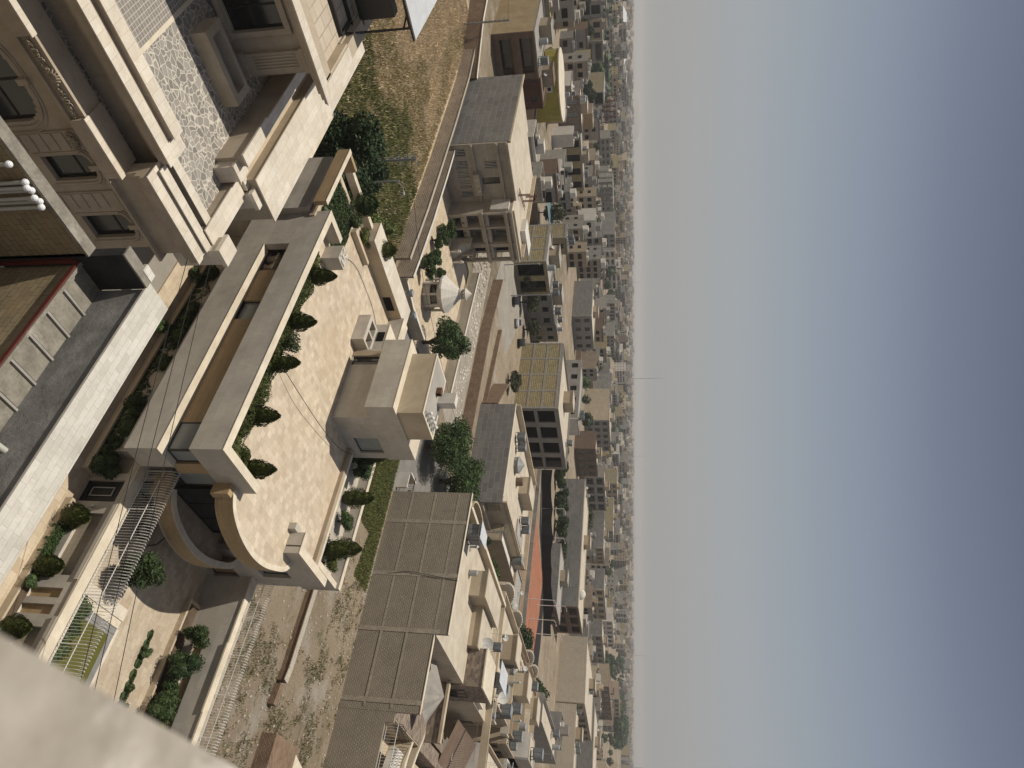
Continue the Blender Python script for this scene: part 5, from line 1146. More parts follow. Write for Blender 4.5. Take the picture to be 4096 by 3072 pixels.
# patio parts with patterned stone
m = MB().mat('stonebrown').box(-28.6, 81, 4.0, -24.3, 87, 9.9)
m.mat('cladtop').box(-28.7, 80.9, 9.9, -24.2, 87.1, 10.05); m.build('stone_room', parent=D)
win(D, 'x', -24.28, 82.6, 85.2, 5.4, 7.6, 1, 'glass', 'brown', .12)
m = MB().mat('stonebrown').box(-24.3, 80, 0, -18, 80.3, 6.2).box(-24.0, 66.4, 4.6, -17.3, 80, 4.66).box(-19.6, 80.3, 0, -17.9, 96, 3.4).box(-17.9, 80.3, 0, -5, 80.6, 3.3)
m.mat('cream').box(-24.3, 79.8, 6.2, -18, 80.5, 6.5); m.build('patio_wall', parent=D)
m = MB()
for k_, (yy, zz, am) in enumerate(((76.6, 5.6, 1.3), (78.8, 5.8, 1.6))):
    pts = [(-24.0 + i * .75, yy + am * math.sin(i * .35)) for i in range(26)]
    for a, b_ in zip(pts[:-1], pts[1:]): m.mat('cream').prism([a, b_, (b_[0], b_[1] + .45), (a[0], a[1] + .45)], 2.2, zz - 1.2); m.mat('cladtop').prism([a, b_, (b_[0], b_[1] + .45), (a[0], a[1] + .45)], zz - 1.2, zz - 1.1)
m.build('curved_wall', parent=D)
t = thing('striped_awning', 'fan-folded grey metal awning beside the patterned stone room', 'awning', (-22, 74, 6))
m = MB()
for i in range(10):
    a0, a1 = -1.2 + i * .24, -1.2 + (i + 1) * .24; c0 = (-21.5, 75.8, 7.3 + (.18 if i % 2 else 0)); R_ = 3.6
    p0 = (-21.5 - R_ * math.cos(a0) * .6, 75.8 - R_ * math.cos(a0), 5.9 + (.2 if i % 2 else 0)); 
    m.face([(-21.5, 75.8, 7.2), (-21.5 + R_ * math.sin(a0), 75.8 - R_ * math.cos(a0), 5.9 + .25 * (i % 2)), (-21.5 + R_ * math.sin(a1), 75.8 - R_ * math.cos(a1), 5.9 + .25 * ((i + 1) % 2))])
m.build('sheet', 'greystone', t); MB().ring([(-21.5, 75.8, 4.6), (-21.5, 75.8, 7.2)], .06, 6).build('post', 'blackmetal', t)
def railing(label, pts, z, h, step=.22, mat='blackmetal', name='railing', ornate=False):
    t = thing(name, label, 'railing', (pts[0][0], pts[0][1], z)); m = MB(); r_ = MB()
    for a, b_ in zip(pts[:-1], pts[1:]):
        L_ = math.dist(a, b_); n = max(1, int(L_ / step))
        MB().ring([(*a, z + h), (*b_, z + h)], .03, 5).build('rail', mat, t); MB().ring([(*a, z + .1), (*b_, z + .1)], .025, 5).build('rail', mat, t)
        for i in range(n + 1):
            f = i / n; x, y = a[0] + (b_[0] - a[0]) * f, a[1] + (b_[1] - a[1]) * f; m.ring([(x, y, z), (x, y, z + h)], .014, 4)
            if ornate:
                dx, dy = (b_[0] - a[0]) / L_, (b_[1] - a[1]) / L_
                for s in (-1, 1): m.ring([(x + dx * s * .13 * math.sin(q * .9), y + dy * s * .13 * math.sin(q * .9), z + .15 + q * (h - .3) / 8) for q in range(9)], .016, 4)
    m.build('bars', mat, t); return t
railing('white thin-barred railing on top of the low brick wall at the bottom border', [(-16.2, 66.5), (-4, 66.5)], 4.7, 1.15, .25, 'whitemetal')
cv = [(-15.8 + i * .6, 73.2 - 1.3 * math.sin(i * .39)) for i in range(9)]
bt = thing('curved_balcony', 'white curved balcony slab carrying the first ornate black railing', 'balcony', (-13.5, 74, 3)); MB().prism(cv + [(-11, 76.5), (-15.8, 76.5)], 3.4, 4.0).build('slab', 'white', bt)
railing('ornate black scroll railing on the curved white balcony', cv, 4.0, 1.15, .3, ornate=True, name='scroll_railing'); railing('second ornate black scroll railing behind the curved balcony', [(-14.6, 79.2), (-14.0, 82.2)], 4.6, 1.1, .3, ornate=True, name='scroll_railing'); railing('black scroll railing piece at the corner of the grey-brown brick wall', [(-16.8, 69.0), (-16.0, 72.6)], 4.4, 1.1, .3, ornate=True, name='scroll_railing')
railing('tall fence of white bars with a sloping brown roof behind it', [(-27.3, 96.3), (-19.8, 96.3)], 4.0, 2.9, .2, 'whitemetal'); railing('smaller white bar fence beside the tall one at the bottom border', [(-19.6, 96.3), (-12, 96.3)], 3.2, 2.4, .25, 'whitemetal')

struct(MB().prism([(-24, 87.5), (-5, 87.5), (-5, 104), (-24, 104)], 0, .8).build('paved_yard', 'stonebrown'))
m = thing('brown_sloping_roof', 'brown sloping roof beneath the white bar grid', 'roof', (-18, 98, 3)); MB().face([(-23.6, 92, 5.2), (-16.5, 92.5, 2.6), (-16.5, 104, 2.6), (-23.6, 104, 5.4)]).face([(-16.5, 92.5, 2.6), (-10, 92.5, 2.5), (-10, 104, 2.5), (-16.5, 104, 2.6)]).build('sheet', 'brown', m)
# row of roofs behind
bldg('row_house', 'first cream row house behind the long brick building, with shell-shaped parapet', -42.5, -28, 96.5, 112, 7.4, 'creamd', 'cream', 2, 4, 'win', 'roofl', .9)
bldg('row_house', 'second cream row house behind the long brick building', -43.5, -26, 112.3, 128, 7.2, 'cream', 'creamd', 2, 4, 'win', 'roofl', .9)
bldg('row_house', 'third cream row house with a flat yellowish roof', -44.0, -27, 128.3, 143, 7.0, 'cream', 'cream', 2, 4, 'win', 'roofl', .9)
bldg('low_house', 'low white house with sunken court behind the patterned yard', -24, -12, 104.3, 117, 6.5, 'white', 'creamd', 2, 3, 'balc', 'roofl', .6)
bldg('low_house', 'low tan house with a barred court at the lower border', -12, -1, 100, 118, 5.0, 'creamd', 'creamd', 1, 3, 'win', 'roofl', .5)
bldg('roof_block', 'tall whitish stair block with a grey side, near the bottom border', -30, -26, 121, 127, 10.3, 'white', 'greystone', 2, 1, 'none', 'roofl', .1)
bldg('low_house', 'pale low house behind the whitish stair block', -25.5, -8, 119, 140, 6.8, 'cream', 'white', 2, 4, 'win', 'roofl', .6)
bldg('long_grey_house', 'long house with a plain grey shaded facade under a thin white parapet', -44, -38.5, 147, 181, 8.0, 'cream', 'greystone', 2, 1, 'none', 'roofl', .7)
m = thing('shell_parapet', 'row of shell-curved cream parapets along the back of the row houses', 'parapet', (-43, 110, 8))
for k_ in (0, 1, 3, 4):
    s = MB(); y0 = 96.5 + k_ * 8.6 + (k_ % 2) * 1.3
    for i in range(12):
        a = math.pi * i / 12; b2 = math.pi * (i + 1) / 12; yA = y0 + 3.4 - 3.4 * math.cos(a); yB = y0 + 3.4 - 3.4 * math.cos(b2); xo = -43.6 - .9 * math.sin((a + b2) / 2)
        s.prism([(xo, yA), (xo, yB), (xo + .25, yB), (xo + .25, yA)], 6.5, 8.0 + .8 * math.sin((a + b2) / 2))
    s.build('shell', 'cladtop', m)
rg0 = random.Random(11)
gA = 'coolers on the roofs behind the long brick wall'
cl_ = [(-37.8, 70.4, 7.8, 1.3, 'large cooler at the roof corner of the long brick building, under a white sheet'), (-37.8, 71.8, 7.8, 1.2, 'second cooler beside the corner one'), (-28.2, 90.2, 7.8, 1.5, 'biggest dark cooler on the roof of the long brick building'), (-28.6, 92.2, 7.8, 1.4, 'cooler next to the biggest dark one'), (-31.2, 87.6, 9.1, .9, 'small slanted cooler on the stair head roof'),
 (-30, 101, 7.5, 1.5, 'cooler with bright louvres on the first row house roof'), (-28.5, 105, 7.5, 1.5, 'bluish cooler on the first row house roof'), (-32, 116, 7.3, 1.4, 'cooler on the second row house roof, far side'), (-29, 120, 7.3, 1.4, 'cooler on the second row house roof, near side'), (-32, 133, 7.1, 1.4, 'cooler on the third row house roof, far side'), (-29, 138, 7.1, 1.4, 'cooler on the third row house roof, near side'), (-20, 107, 6.6, 1.4, 'pale blue cooler on the low white house'), (-17, 112, 6.6, 1.3, 'cooler on the low white house, towards the border'), (-19, 125, 6.9, 1.3, 'cooler on the pale low house'), (-16, 131, 6.9, 1.3, 'second cooler on the pale low house'), (-13, 122, 6.9, 1.3, 'third cooler on the pale low house')]
for x, y, z, s, lb in cl_: cooler(x, y, z, lb, gA, rg0.uniform(-.3, .3), s)
tag(MB().prism([(-38.8, 69.4), (-36.6, 69.4), (-36.9, 72.8), (-38.6, 72.8)], 9.9, 9.93).build('white_sheet', 'corr'), 'white corrugated sheet over the corner cooler', 'sheet')
tag(MB().prism([(-30, 88.6), (-27.4, 88.6), (-27.2, 94), (-30, 94)], 10.4, 10.44).build('white_sheet', 'corr'), 'long white sheet shading the biggest coolers', 'sheet')
dish(-29.6, 82.5, 7.8, 'white satellite dish with a rusty spot in front of the stair head', 'dishes behind the long brick wall', .3, 1.6); dish(-27.4, 95, 8.5, 'white satellite dish by the brown striped parapet', 'dishes behind the long brick wall', 0, 1.4)
for i, (x, y) in enumerate(((-14, 113), (-12, 115), (-9, 126), (-8, 129), (-17, 137))): dish(x, y, 5.1 if x > -12.5 and y < 118 else 6.6, 'rusty satellite dish near the bottom border, dish %s from the camera' % ('one', 'two', 'three', 'four', 'five')[i], 'dishes near the bottom border', .4 * i, 1.2)
tank(-35.3, 75.6, 7.8, 'small white drum on the cream roof beside the stair head', 'tanks behind the long brick wall', .7); tank(-26, 98.5, 7.5, 'grey drum on the first row house', 'tanks behind the long brick wall', .8)
for i, (x, y, z) in enumerate(((-33, 88, 7.8), (-27, 101, 7.5), (-22, 106, 6.6), (-30, 124, 7.3), (-16, 121, 6.9))): antenna(x, y, z, 'thin TV antenna over the roofs, mast %s behind the long brick wall' % ('one', 'two', 'three', 'four', 'five')[i], 'antennas behind the long brick wall', 1.0, i)
wirecurve([(-30.3, 66, 1.5), (-30.6, 65.9, 4), (-30.2, 65.9, 7), (-29.9, 66, 9.2)], .03, 'cable', 'black cable hanging down the grey-brown brick wall', 'cable')

rgc = random.Random(15)
for i in range(9):
    x, y = (-34 + rgc.uniform(-4, 5), 88 + i * 5.6); w_ = MB().mat(rgc.choice(('cladtop', 'creamd', 'cream'))); z_ = 7.3 if y > 112 else 7.6
    L_ = rgc.uniform(3, 6); w_.box(x, y, z_ - .3, x + L_, y + .2, z_ + rgc.uniform(.6, 1.1)).box(x + L_ - .2, y + .2, z_ - .3, x + L_, y + rgc.uniform(1.5, 3.5), z_ + .7)
    tag(w_.build('roof_divider'), '%s low dividing wall on the cream roofs behind the long brick wall' % ordn[i], 'low wall', 'dividing walls on the cream roofs')
for i in range(8):
    x, y = rgc.uniform(-38, -29), 74 + i * 7.5 + rgc.uniform(-1, 1); h_ = rgc.uniform(.9, 1.8)
    tag(MB().cyl(x, y, 7.2, 7.6 + h_, .16, .16, 8).cyl(x, y, 7.6 + h_, 7.8 + h_, .26, .05, 8).build('flue', rgc.choice(('greymetal', 'rust', 'white'))), '%s short flue pipe on the cream roofs behind the long brick wall' % ordn[i], 'flue', 'flues on the cream roofs')
m = MB(); rw2 = random.Random(8)
for i in range(9):
    for q in range(5): m.box(-42.0 - .02 * i, 112.6 + i * 3.2 + q * .5, 7.8, -41.3, 112.9 + i * 3.2 + q * .5, 8.1)
tag(m.build('crenellated_edge', 'mudbrick'), 'broken brick crest along the back of the cream row houses', 'brick crest')
# ================================================================ building with the dark block wall
E_ = thing('block_wall_building', 'low building with a dark blotchy cement block wall and cream roof', 'building', (-66, 105, 0))
m = MB().mat('cementblock').box(-76, 95, 0, -56.3, 95.3, 6.25).mat('cream').box(-76, 95.3, 0, -57.5, 121, 6.0).mat('lstone').box(-57.5, 95.3, 0, -56.3, 121, 3.0); m.build('wall', parent=E_)
m = MB().mat('roofl').box(-76, 95.3, 6.0, -57.5, 121, 6.08).mat('cladtop').box(-76.2, 95.0, 6.25, -57.5, 95.5, 6.32).mat('cream').box(-76.2, 95.3, 6.0, -75.9, 121, 7.1).box(-76, 120.7, 6.0, -57.5, 121, 6.9).box(-57.8, 97, 6.0, -57.5, 121, 6.6)
m.mat('cream').box(-69.5, 108, 6.08, -66, 114, 8.0).mat('roofl').box(-69.6, 107.9, 8.0, -65.8, 114.1, 8.1).mat('roofg').box(-62, 110, 6.1, -59, 117, 6.3); m.build('roof', parent=E_)
railing('black barred window frame on the end of the block wall building', [(-57.4, 96.5), (-57.4, 99.5)], 3.0, 2.2, .25)
gk = thing('roof_dome', 'small glass skylight dome on the block wall building', 'skylight', (-68, 102, 6.1)); MB().cyl(-68, 102, 6.1, 6.8, 1.5, 1.5, 10).build('drum', 'greystone', gk); MB().cyl(-68, 102, 6.8, 7.8, 1.6, .05, 10).build('glazed_cone', 'glassblue', gk)
tag(MB().cyl(-66.5, 105, 6.1, 7.3, .8, .7, 12).build('brown_pot', 'brown'), 'brown round cistern beside the skylight dome', 'cistern')
for i, (x, y) in enumerate(((-72, 99.2), (-71, 100.8), (-63, 112.5), (-62, 114))): cooler(x, y, 6.1, 'cooler on the block wall building, number %s from its far corner' % ('one', 'two', 'three', 'four')[i], 'coolers on the block wall building', .1 * i, 1.25)
upole('concrete pole with two lamps next to the barred frame', -52.4, 97.2, 7.0)
tree('round green tree behind the corner of the long brick building', -47.5, 101.5, 6.2, 3.8, 'tree', 10000, .16, 0, .05, 240, nc=18, core=.45); tree('orange-flowered dark shrub above the round green tree', -52.5, 101, 4.2, 1.6, 'treed', 3000, .12, 0, .1, 241, nc=8)
bldg('garden_house', 'cream house with pipes and a bicycle on its white roof, behind the round green tree', -62, -54.5, 104, 121, 4.6, 'cream', 'creamd', 1, 2, 'none', 'white', .5)
bldg('grey_roof_house', 'small house with a grey flat roof beside the barred pergola', -62, -53, 122, 136, 3.6, 'creamd', 'greystone', 1, 1, 'none', 'roofg', .3)
railing('brown barred pergola frame beside the grey flat roof', [(-52.5, 118), (-50, 132)], 2.0, 1.2, .35)
for i, (x, y, h, r, mt) in enumerate(((-52, 142, 7.5, 4.6, 'treed'), (-51, 150, 7.0, 4.2, 'tree'), (-52.5, 158, 7.5, 4.4, 'tree'), (-54, 166, 6.0, 3.6, 'tree'), (-53, 174, 6.5, 3.9, 'treed'), (-55, 182, 6.0, 3.6, 'tree'), (-56, 190, 5.5, 3.2, 'tree'))): tree('leafy tree in the long row behind the cream row houses, number %s from the camera' % ('one', 'two', 'three', 'four', 'five', 'six', 'seven')[i], x, y, h * (.85 if i < 2 else .68), r * .9, mt, 6000, .2, 0, .08, 250 + i, 'trees behind the row houses', nc=16, core=.45)
# fields, court and shade net
struct(MB().prism([(-110, 160), (-94, 135), (-72, 135), (-62, 175), (-70, 200), (-80, 176)], 0, .03).build('ploughed_field', brick('plough', (.20, .135, .085), (.24, .165, .105), (.13, .09, .06), 60, .8, .12, 0.5, .95, 1.0, dirt=(.33, .24, .13), dscale=.1)))
struct(MB().prism([(-98, 166), (-80, 165), (-68, 165), (-48, 168), (-50, 186), (-68, 188), (-78, 192), (-89, 192)], 0.03, .05).build('orange_court', 'orange'))
wallrun('field_edge_wall', 'thin grey wall between the ploughed field and the orange court', [(-108, 163), (-97, 163.5), (-78, 163.2), (-66, 163.4), (-48, 165)], 1.0, 'cement', .2, None)
nt_ = thing('shade_net', 'black shade netting hung on poles along the orange court', 'net', (-95, 180, 0))
m = MB(); P_ = [(-112, 170, 3.2), (-104, 178, 3.2), (-97, 182, 3.6), (-91, 190, 2.8), (-84, 199, 3.2), (-77, 204, 2.4)]
for a, b_ in zip(P_[:-1], P_[1:]):
    n = 10
    for i in range(n):
        f0, f1 = i / n, (i + 1) / n; q = lambda f: (a[0] + (b_[0] - a[0]) * f + .3 * math.sin(f * 9), a[1] + (b_[1] - a[1]) * f, a[2] + (b_[2] - a[2]) * f - .5 * math.sin(math.pi * f))
        p0, p1 = q(f0), q(f1); m.face([(p0[0], p0[1], 0), (p1[0], p1[1], 0), p1, p0]); m.face([(p0[0], p0[1] + .1, 0), p0, p1, (p1[0], p1[1] + .1, 0)])
m.build('netting', 'net', nt_)
struct(MB().prism([(-112, 170), (-97, 182), (-91, 190), (-84, 199), (-72, 200), (-50, 194), (-50, 186), (-68, 188), (-78, 192), (-88, 193), (-97, 177)], .03, .06).build('netted_ground', 'net'))
for i, (x, y) in enumerate(((-104, 178), (-97, 182.3), (-84, 199), (-78, 185), (-72, 190), (-70, 175), (-74, 172))): lamp('court_pole', 'thin white pole with a short arm by the orange court, pole %s from the top' % ('one', 'two', 'three', 'four', 'five', 'six', 'seven')[i], x, y, 6.5, 1.6, (.5, .85), 'whitemetal', 'pole')
for i in range(9): tree('%s low dark tree of the thicket beyond the shade net, counted from the top' % ordn[i], -136 + i * 3.6, 196 + i * 2.2 + (i % 2) * 3, 5.0, 3.8, 'treed' if i % 2 else 'bush', 2200, .3, 0, .02, 260 + i, 'thicket beyond the shade net', nc=8, core=.5)
tree('willowy pale tree in front of the dark window rows', -150, 262, 10, 7, 'olive', 5000, .4, 0, .1, 271, nc=12, core=.3); tree('upright green tree beside the willowy pale one', -147, 255, 9, 4, 'tree', 3500, .35, 0, .1, 272, nc=9, core=.3)

# ================================================================ named town buildings
def B(*a, **k): return bldg(*a, **k)
B('ochre_house', 'ochre plastered house with a shaded wing of curved brown balconies', -152, -134, 57, 66, 8.0, 'ochre', 'brown', 2, 1, 'balc', 'greystone', .3, wf=.75)
B('dark_red_house', 'dark red plastered house wall behind the blank grey villa side', -158, -146.5, 70, 79, 6.5, 'redbrown', 'redbrown', 2, 2, 'win', 'brown', .3, wf=.25)
wallrun('long_brown_wall', 'long brown plastered wall running behind the dark red house', [(-165, 82), (-150, 84), (-141, 92), (-133, 108)], 4.0, 'brown', .4, 'frame')
yl = thing('yellow_round_house', 'rounded yellow plastered house with two small square windows', 'house', (-178, 88, 0))
pts = [(-178 + 9 * math.cos(a) * .9, 90 + 9 * math.sin(a)) for a in [math.pi * (-1 + i / 12) for i in range(19)]]
MB().mat('yellow').prism(pts, 0, 7.6).mat('cladtop').prism([(-178 + (a + 178) * 1.02, 90 + (b - 90) * 1.02) for a, b in pts], 7.6, 7.9).build('wall', parent=yl)
for a in (-1.9, -.35):
    c0 = (-178 + 8.15 * math.cos(a), 90 + 9.05 * math.sin(a)); MB().obox(c0[0], c0[1], 4.6, 1.6, .2, 1.6, a + math.pi / 2).build('window_surround', 'white', yl); MB().obox(c0[0] + .12 * math.cos(a), c0[1] + .12 * math.sin(a), 5.0, .8, .2, .8, a + math.pi / 2).build('window', 'dark', yl)
B('grey_slab_house', 'house with a smooth light grey side wall beyond the yellow round house', -222.6, -212.9, 108, 113, 6.5, 'white', 'greystone', 2, 1, 'none', 'roofl', .4)
B('slanted_cream_house', 'narrow house with a long cream wall in front of the brown stone facade', -206, -198.2, 101.4, 112, 5.5, 'cream', 'cream', 1, 1, 'none', 'roofg', .3)
B('brown_stone_house', 'house faced in brown stone with two pale framed windows', -241, -230.4, 120.5, 134.5, 7.5, 'greystone', 'stonebrown', 1, 3, 'win', 'roofl', .4, glass='glassblue', wf=.35)
B('brown_tile_house', 'taller house with ribbed brown and grey pebble walls behind the brown stone facade', -271, -263, 145.3, 152, 9.5, 'tanbrick', 'wood', 2, 1, 'none', 'roofl', .2)
B('white_cube_house', 'small white house with a red door', -212, -206.8, 120.9, 125.4, 6.5, 'white', 'white', 1, 1, 'none', 'roofl', .4)
tag(MB().box(-206.8, 122.2, 2.4, -206.7, 123.8, 5).build('red_door', 'redmetal'), 'red door of the small white house', 'door') if False else None
B('yellow_block_house', 'long low yellow brick house with black openings', -246, -235.8, 139, 162.2, 6.5, 'blocky', 'blocky', 1, 4, 'open', 'roofg', .3, wf=.5)
B('arched_grey_house', 'grey three storey house with arched windows far behind the brown tile house', -439, -428.6, 255, 275.5, 9, 'greystone', 'greystone', 3, 4, 'win', 'roofg', .4)
B('concrete_front_house', 'grey two storey front with two black openings at the top border', -371, -357.9, 140.6, 149, 10, 'greystone', 'greystone', 2, 1, 'open', 'roofg', .3, wf=.5)
B('concrete_front_house', 'tan two storey front with two strips of railing at the top border', -368, -356.6, 148.8, 158.8, 10, 'greystone', 'creamd', 2, 2, 'win', 'roofg', .3)
B('concrete_front_house', 'pale grey front with a wide black balcony slot near the top border', -372, -360.5, 160.8, 172, 10, 'white', 'greystone', 2, 1, 'balc', 'roofg', .3, wf=.8)
B('steel_frame_house', 'yellow brick house still standing in its brown steel frame', -374, -353, 183.4, 191, 10, 'blocky', 'concrete', 2, 1, 'open', 'roofg', .1, grid=(4, 3), wf=.85)
def skeleton(name, label, x0, x1, y0, y1, h, st, nx, ny, mat):
    t = thing(name, label, 'unfinished building', ((x0 + x1) / 2, (y0 + y1) / 2, 0)); c = MB(); s = MB()
    for i in range(nx + 1):
        for j in range(ny + 1):
            X = x0 + (x1 - x0) * i / nx; Y = y0 + (y1 - y0) * j / ny; c.box(X - .25, Y - .25, 0, X + .25, Y + .25, h)
    for k_ in range(1, st + 1): s.box(x0, y0, h * k_ / st - .35, x1, y1, h * k_ / st - .05)
    c.build('column', mat, t); s.build('slab', mat, t); return t
skeleton('red_steel_frame', 'bare dark red steel frame of an unfinished block', -492, -484, 259, 275, 12, 3, 1, 4, 'redmetal'); skeleton('concrete_skeleton', 'grey concrete skeleton of an unfinished block beside the wide cement wall', -372, -362, 243.5, 264, 13, 4, 2, 5, 'concrete')
B('cement_wall_block', 'block with a broad dark cement wall and an arched window front', -415.8, -390.7, 304, 315.5, 12, 'cement', 'greystone', 3, 3, 'win', 'roofg', .3)
B('concrete_brick_house', 'unfinished yellow brick house with a pale concrete frame and black openings', -134.3, -121.3, 101.2, 111, 7, 'blocky', 'blocky', 1, 2, 'open', 'roofg', .3, grid=(3, 2), wf=.7)
B('concrete_brick_tower', 'second unfinished yellow brick volume with a small window beside the first', -151, -145.2, 113.6, 119, 9, 'blocky', 'blocky', 2, 1, 'win', 'concrete', .3, grid=(1, 2), wf=.3)
B('grey_villa', 'grey two storey villa behind the street trees, with a grid of small panes', -134, -124.6, 113.4, 124.5, 6.5, 'greystone', 'greystone', 2, 3, 'win', 'roofg', .5, wf=.45)
B('grey_villa', 'striped grey villa extension next to the yellow brick block', -134, -127.2, 126.9, 133, 6.5, 'greystone', 'lstone', 2, 2, 'win', 'roofg', .4, wf=.4)
B('grey_block_house', 'long house with a grey cement block side wall and brown shaded front', -236, -213.9, 208.4, 229, 8, 'cementblock', 'greystone', 2, 4, 'win', 'roofl', .4, wf=.4)
B('white_modern_house', 'white modern house with stacked framed balconies', -416, -407.5, 332, 346, 11, 'greystone', 'white', 3, 2, 'balc', 'roofl', .5, wf=.7)
B('white_modern_house', 'second white house with wide horizontal bands', -445, -434.4, 368.7, 393.6, 10.5, 'greystone', 'white', 3, 3, 'win', 'roofl', .5, wf=.75)
B('dark_row_house', 'dark grey row house with narrow brown windows beside the white modern houses', -412, -402.5, 378.8, 397.5, 10, 'cement', 'greystone', 2, 5, 'win', 'roofg', .3)
B('dark_row_house', 'wide dark grey row house with many small windows', -388.6, -373.9, 385, 409, 10, 'cement', 'greystone', 3, 6, 'win', 'roofg', .3)
B('panel_brick_block', 'big block with a grid of yellow brick panels in grey frames and deep arched loggias', -115.9, -96.2, 121.8, 145.8, 9.5, 'blocky', 'greystone', 2, 4, 'open', 'roofl', .5, grid=(4, 3), wf=.72)
B('cream_wall_block', 'tall block with a smooth cream wall and a grey windowed front', -246.3, -224.9, 294.3, 322, 12.5, 'cream', 'greystone', 3, 5, 'win', 'roofl', .4)
B('dark_wall_block', 'block with a dark brownish wall behind the cream wall block', -281.5, -262, 321.3, 335, 12, 'cement', 'greystone', 3, 3, 'win', 'roofg', .3)
B('grey_annex', 'grey annex with black window slots between the panel brick block and the cream wall block', -164.4, -138.9, 181, 190, 8, 'greystone', 'white', 2, 1, 'none', 'roofg', .3, lwin=5)
B('brown_front_house', 'house with a brown-red shaded front below the cream wall block', -188, -178.5, 253.8, 276, 9, 'brown', 'brown', 2, 4, 'win', 'roofl', .4)
B('pillar_front_house', 'grey house with dark windows between pale pillars behind the willowy tree', -211, -201.5, 311.8, 346, 10, 'greystone', 'greystone', 2, 4, 'balc', 'roofl', .4, wf=.7)
B('grey_slab_block', 'long low grey plastered building in front of the thicket', -105.0, -84.0, 200.8, 213.5, 3.5, 'cementblock', 'brown', 1, 3, 'win', 'roofg', .2)
B('grey_slab_block', 'very long grey block wall with brown arcade front and white dome', -138.6, -91, 215.9, 238, 8.6, 'cementblock', 'brown', 2, 3, 'balc', 'roofl', .3, wf=.7)
tag(MB().ball((-98, 222, 8.7), 1.8, 1, 14).build('white_dome', 'white', smooth=True), 'white dome on the very long grey block wall building', 'dome')
B('cream_block_wall', 'huge cream tiled side wall with a lower tail towards the bottom border', -94.9, -72.3, 250.4, 297, 9.5, 'tilewall', 'creamd', 2, 6, 'win', 'roofl', .3)
B('cream_block_wall', 'lower cream wall continuing beside the huge tiled one', -72.2, -52, 250.6, 262, 6.8, 'tilewall', 'creamd', 2, 2, 'win', 'roofl', .3)
B('grey_roof_block', 'wide grey cement wall near the bottom border behind the cream tiled wall', -96, -66, 331, 360, 8.5, 'cementblock', 'greystone', 2, 4, 'win', 'roofl', .3)
B('dark_panel_block', 'dark grey panelled wall above the very long grey block wall', -203, -180.7, 349, 368, 9, 'cementblock', 'creamd', 2, 4, 'win', 'roofg', .3)
B('yellow_corner_house', 'yellowish house with a dark recess beside the dark panelled wall', -174, -162, 359.6, 400, 9.5, 'cementblock', 'cream', 2, 5, 'win', 'roofg', .3)
B('grey_panel_house', 'grey walled house beyond the huge cream tiled wall', -153, -143.8, 377, 419, 8.5, 'cementblock', 'greystone', 2, 5, 'win', 'roofl', .3)
B('white_roof_house', 'white house with roof equipment beyond the grey walled one', -206, -196, 486, 535, 10, 'white', 'white', 2, 6, 'win', 'roofl', .4)
B('brown_flat_house', 'brown flat-roofed house in front of the dark grove', -165, -150, 480, 554, 9, 'creamd', 'brown', 2, 6, 'win', 'brown', .2)
B('brown_flat_house', 'farther brown flat-roofed house at the edge of the dark grove', -225, -209, 701, 784, 10, 'creamd', 'creamd', 2, 6, 'win', 'brown', .2)
B('yellow_panel_house', 'pale yellow panelled house in the dense middle distance', -261, -235, 429, 445, 11, 'blocky', 'greystone', 3, 3, 'win', 'roofl', .3, grid=(4, 2))
B('yellow_panel_house', 'second pale yellow panelled house, nearer the upper part of the photo', -303, -290, 457, 488, 12, 'blocky', 'creamd', 3, 4, 'win', 'roofl', .3, grid=(3, 2))
rg3 = random.Random(77); bpy.context.view_layer.update()
for o in [q for q in S.objects if q.parent is None and q.name.split('.')[0] in BN]:
    x0, x1, y0, y1, h_ = BN[o.name.split('.')[0]].pop(0); dd = math.hypot((x0 + x1) / 2, y0); lb0 = o['label'].split(' with ')[0].split(' beside ')[0].split(' behind ')[0].split(' beyond ')[0].split(' in front')[0].split(' at ')[0]
    nm = ' '.join(lb0.split()[:7]); k_ = rg3.randint(2, 4) if dd < 420 else 2
    for i in range(k_):
        X_, Y_ = rg3.uniform(x0 + 1.2, x1 - 1.2), rg3.uniform(y0 + 1.5, y1 - 1.5); kd = rg3.random(); sc = rg3.uniform(1.0, 1.5)
        if kd < .45: cooler(X_, Y_, h_, '%s cooler on the roof of the %s' % (('first', 'second', 'third', 'fourth')[i], nm), 'coolers on town roofs', rg3.uniform(-.2, .2), sc)
        elif kd < .65: tank(X_, Y_, h_, '%s roof item, a water drum, on the %s' % (('first', 'second', 'third', 'fourth')[i], nm), 'water drums on town roofs', sc)
        elif kd < .85: dish(X_, Y_, h_, '%s roof item, a satellite dish, on the %s' % (('first', 'second', 'third', 'fourth')[i], nm), 'dishes on town roofs', rg3.uniform(-.5, .5), .8)
        else: antenna(X_, Y_, h_, '%s roof item, a thin aerial, on the %s' % (('first', 'second', 'third', 'fourth')[i], nm), 'aerials on town roofs', 1.2, rg3.uniform(0, 3))
# street trees among the grey fronts
for i, (x, y) in enumerate(((-330, 128), (-328, 141), (-325, 154), (-322, 166))): tree('rounded street tree before the grey fronts, tree %s from the top border' % ('one', 'two', 'three', 'four')[i], x, y, 8.5, 5.5, 'treed', 3000, .4, 0, .1, 280 + i, 'street trees before the grey fronts', nc=10, core=.4)
for i, (x, y) in enumerate(((-122.5, 107.5), (-121, 113), (-120, 121), (-119, 127))): tree('olive-green street tree in front of the grey villa, tree %s from the lamp' % ('one', 'two', 'three', 'four')[i], x, y, 4.6, 2.6, 'olive', 3000, .2, 0, .12, 290 + i, 'street trees before the grey villa', nc=10, core=.3)
tree('feathery shrub on the waste ground beside the panel brick block', -96.5, 112.5, 3.4, 2.6, 'olive', 2600, .2, 0, .05, 295, nc=9)
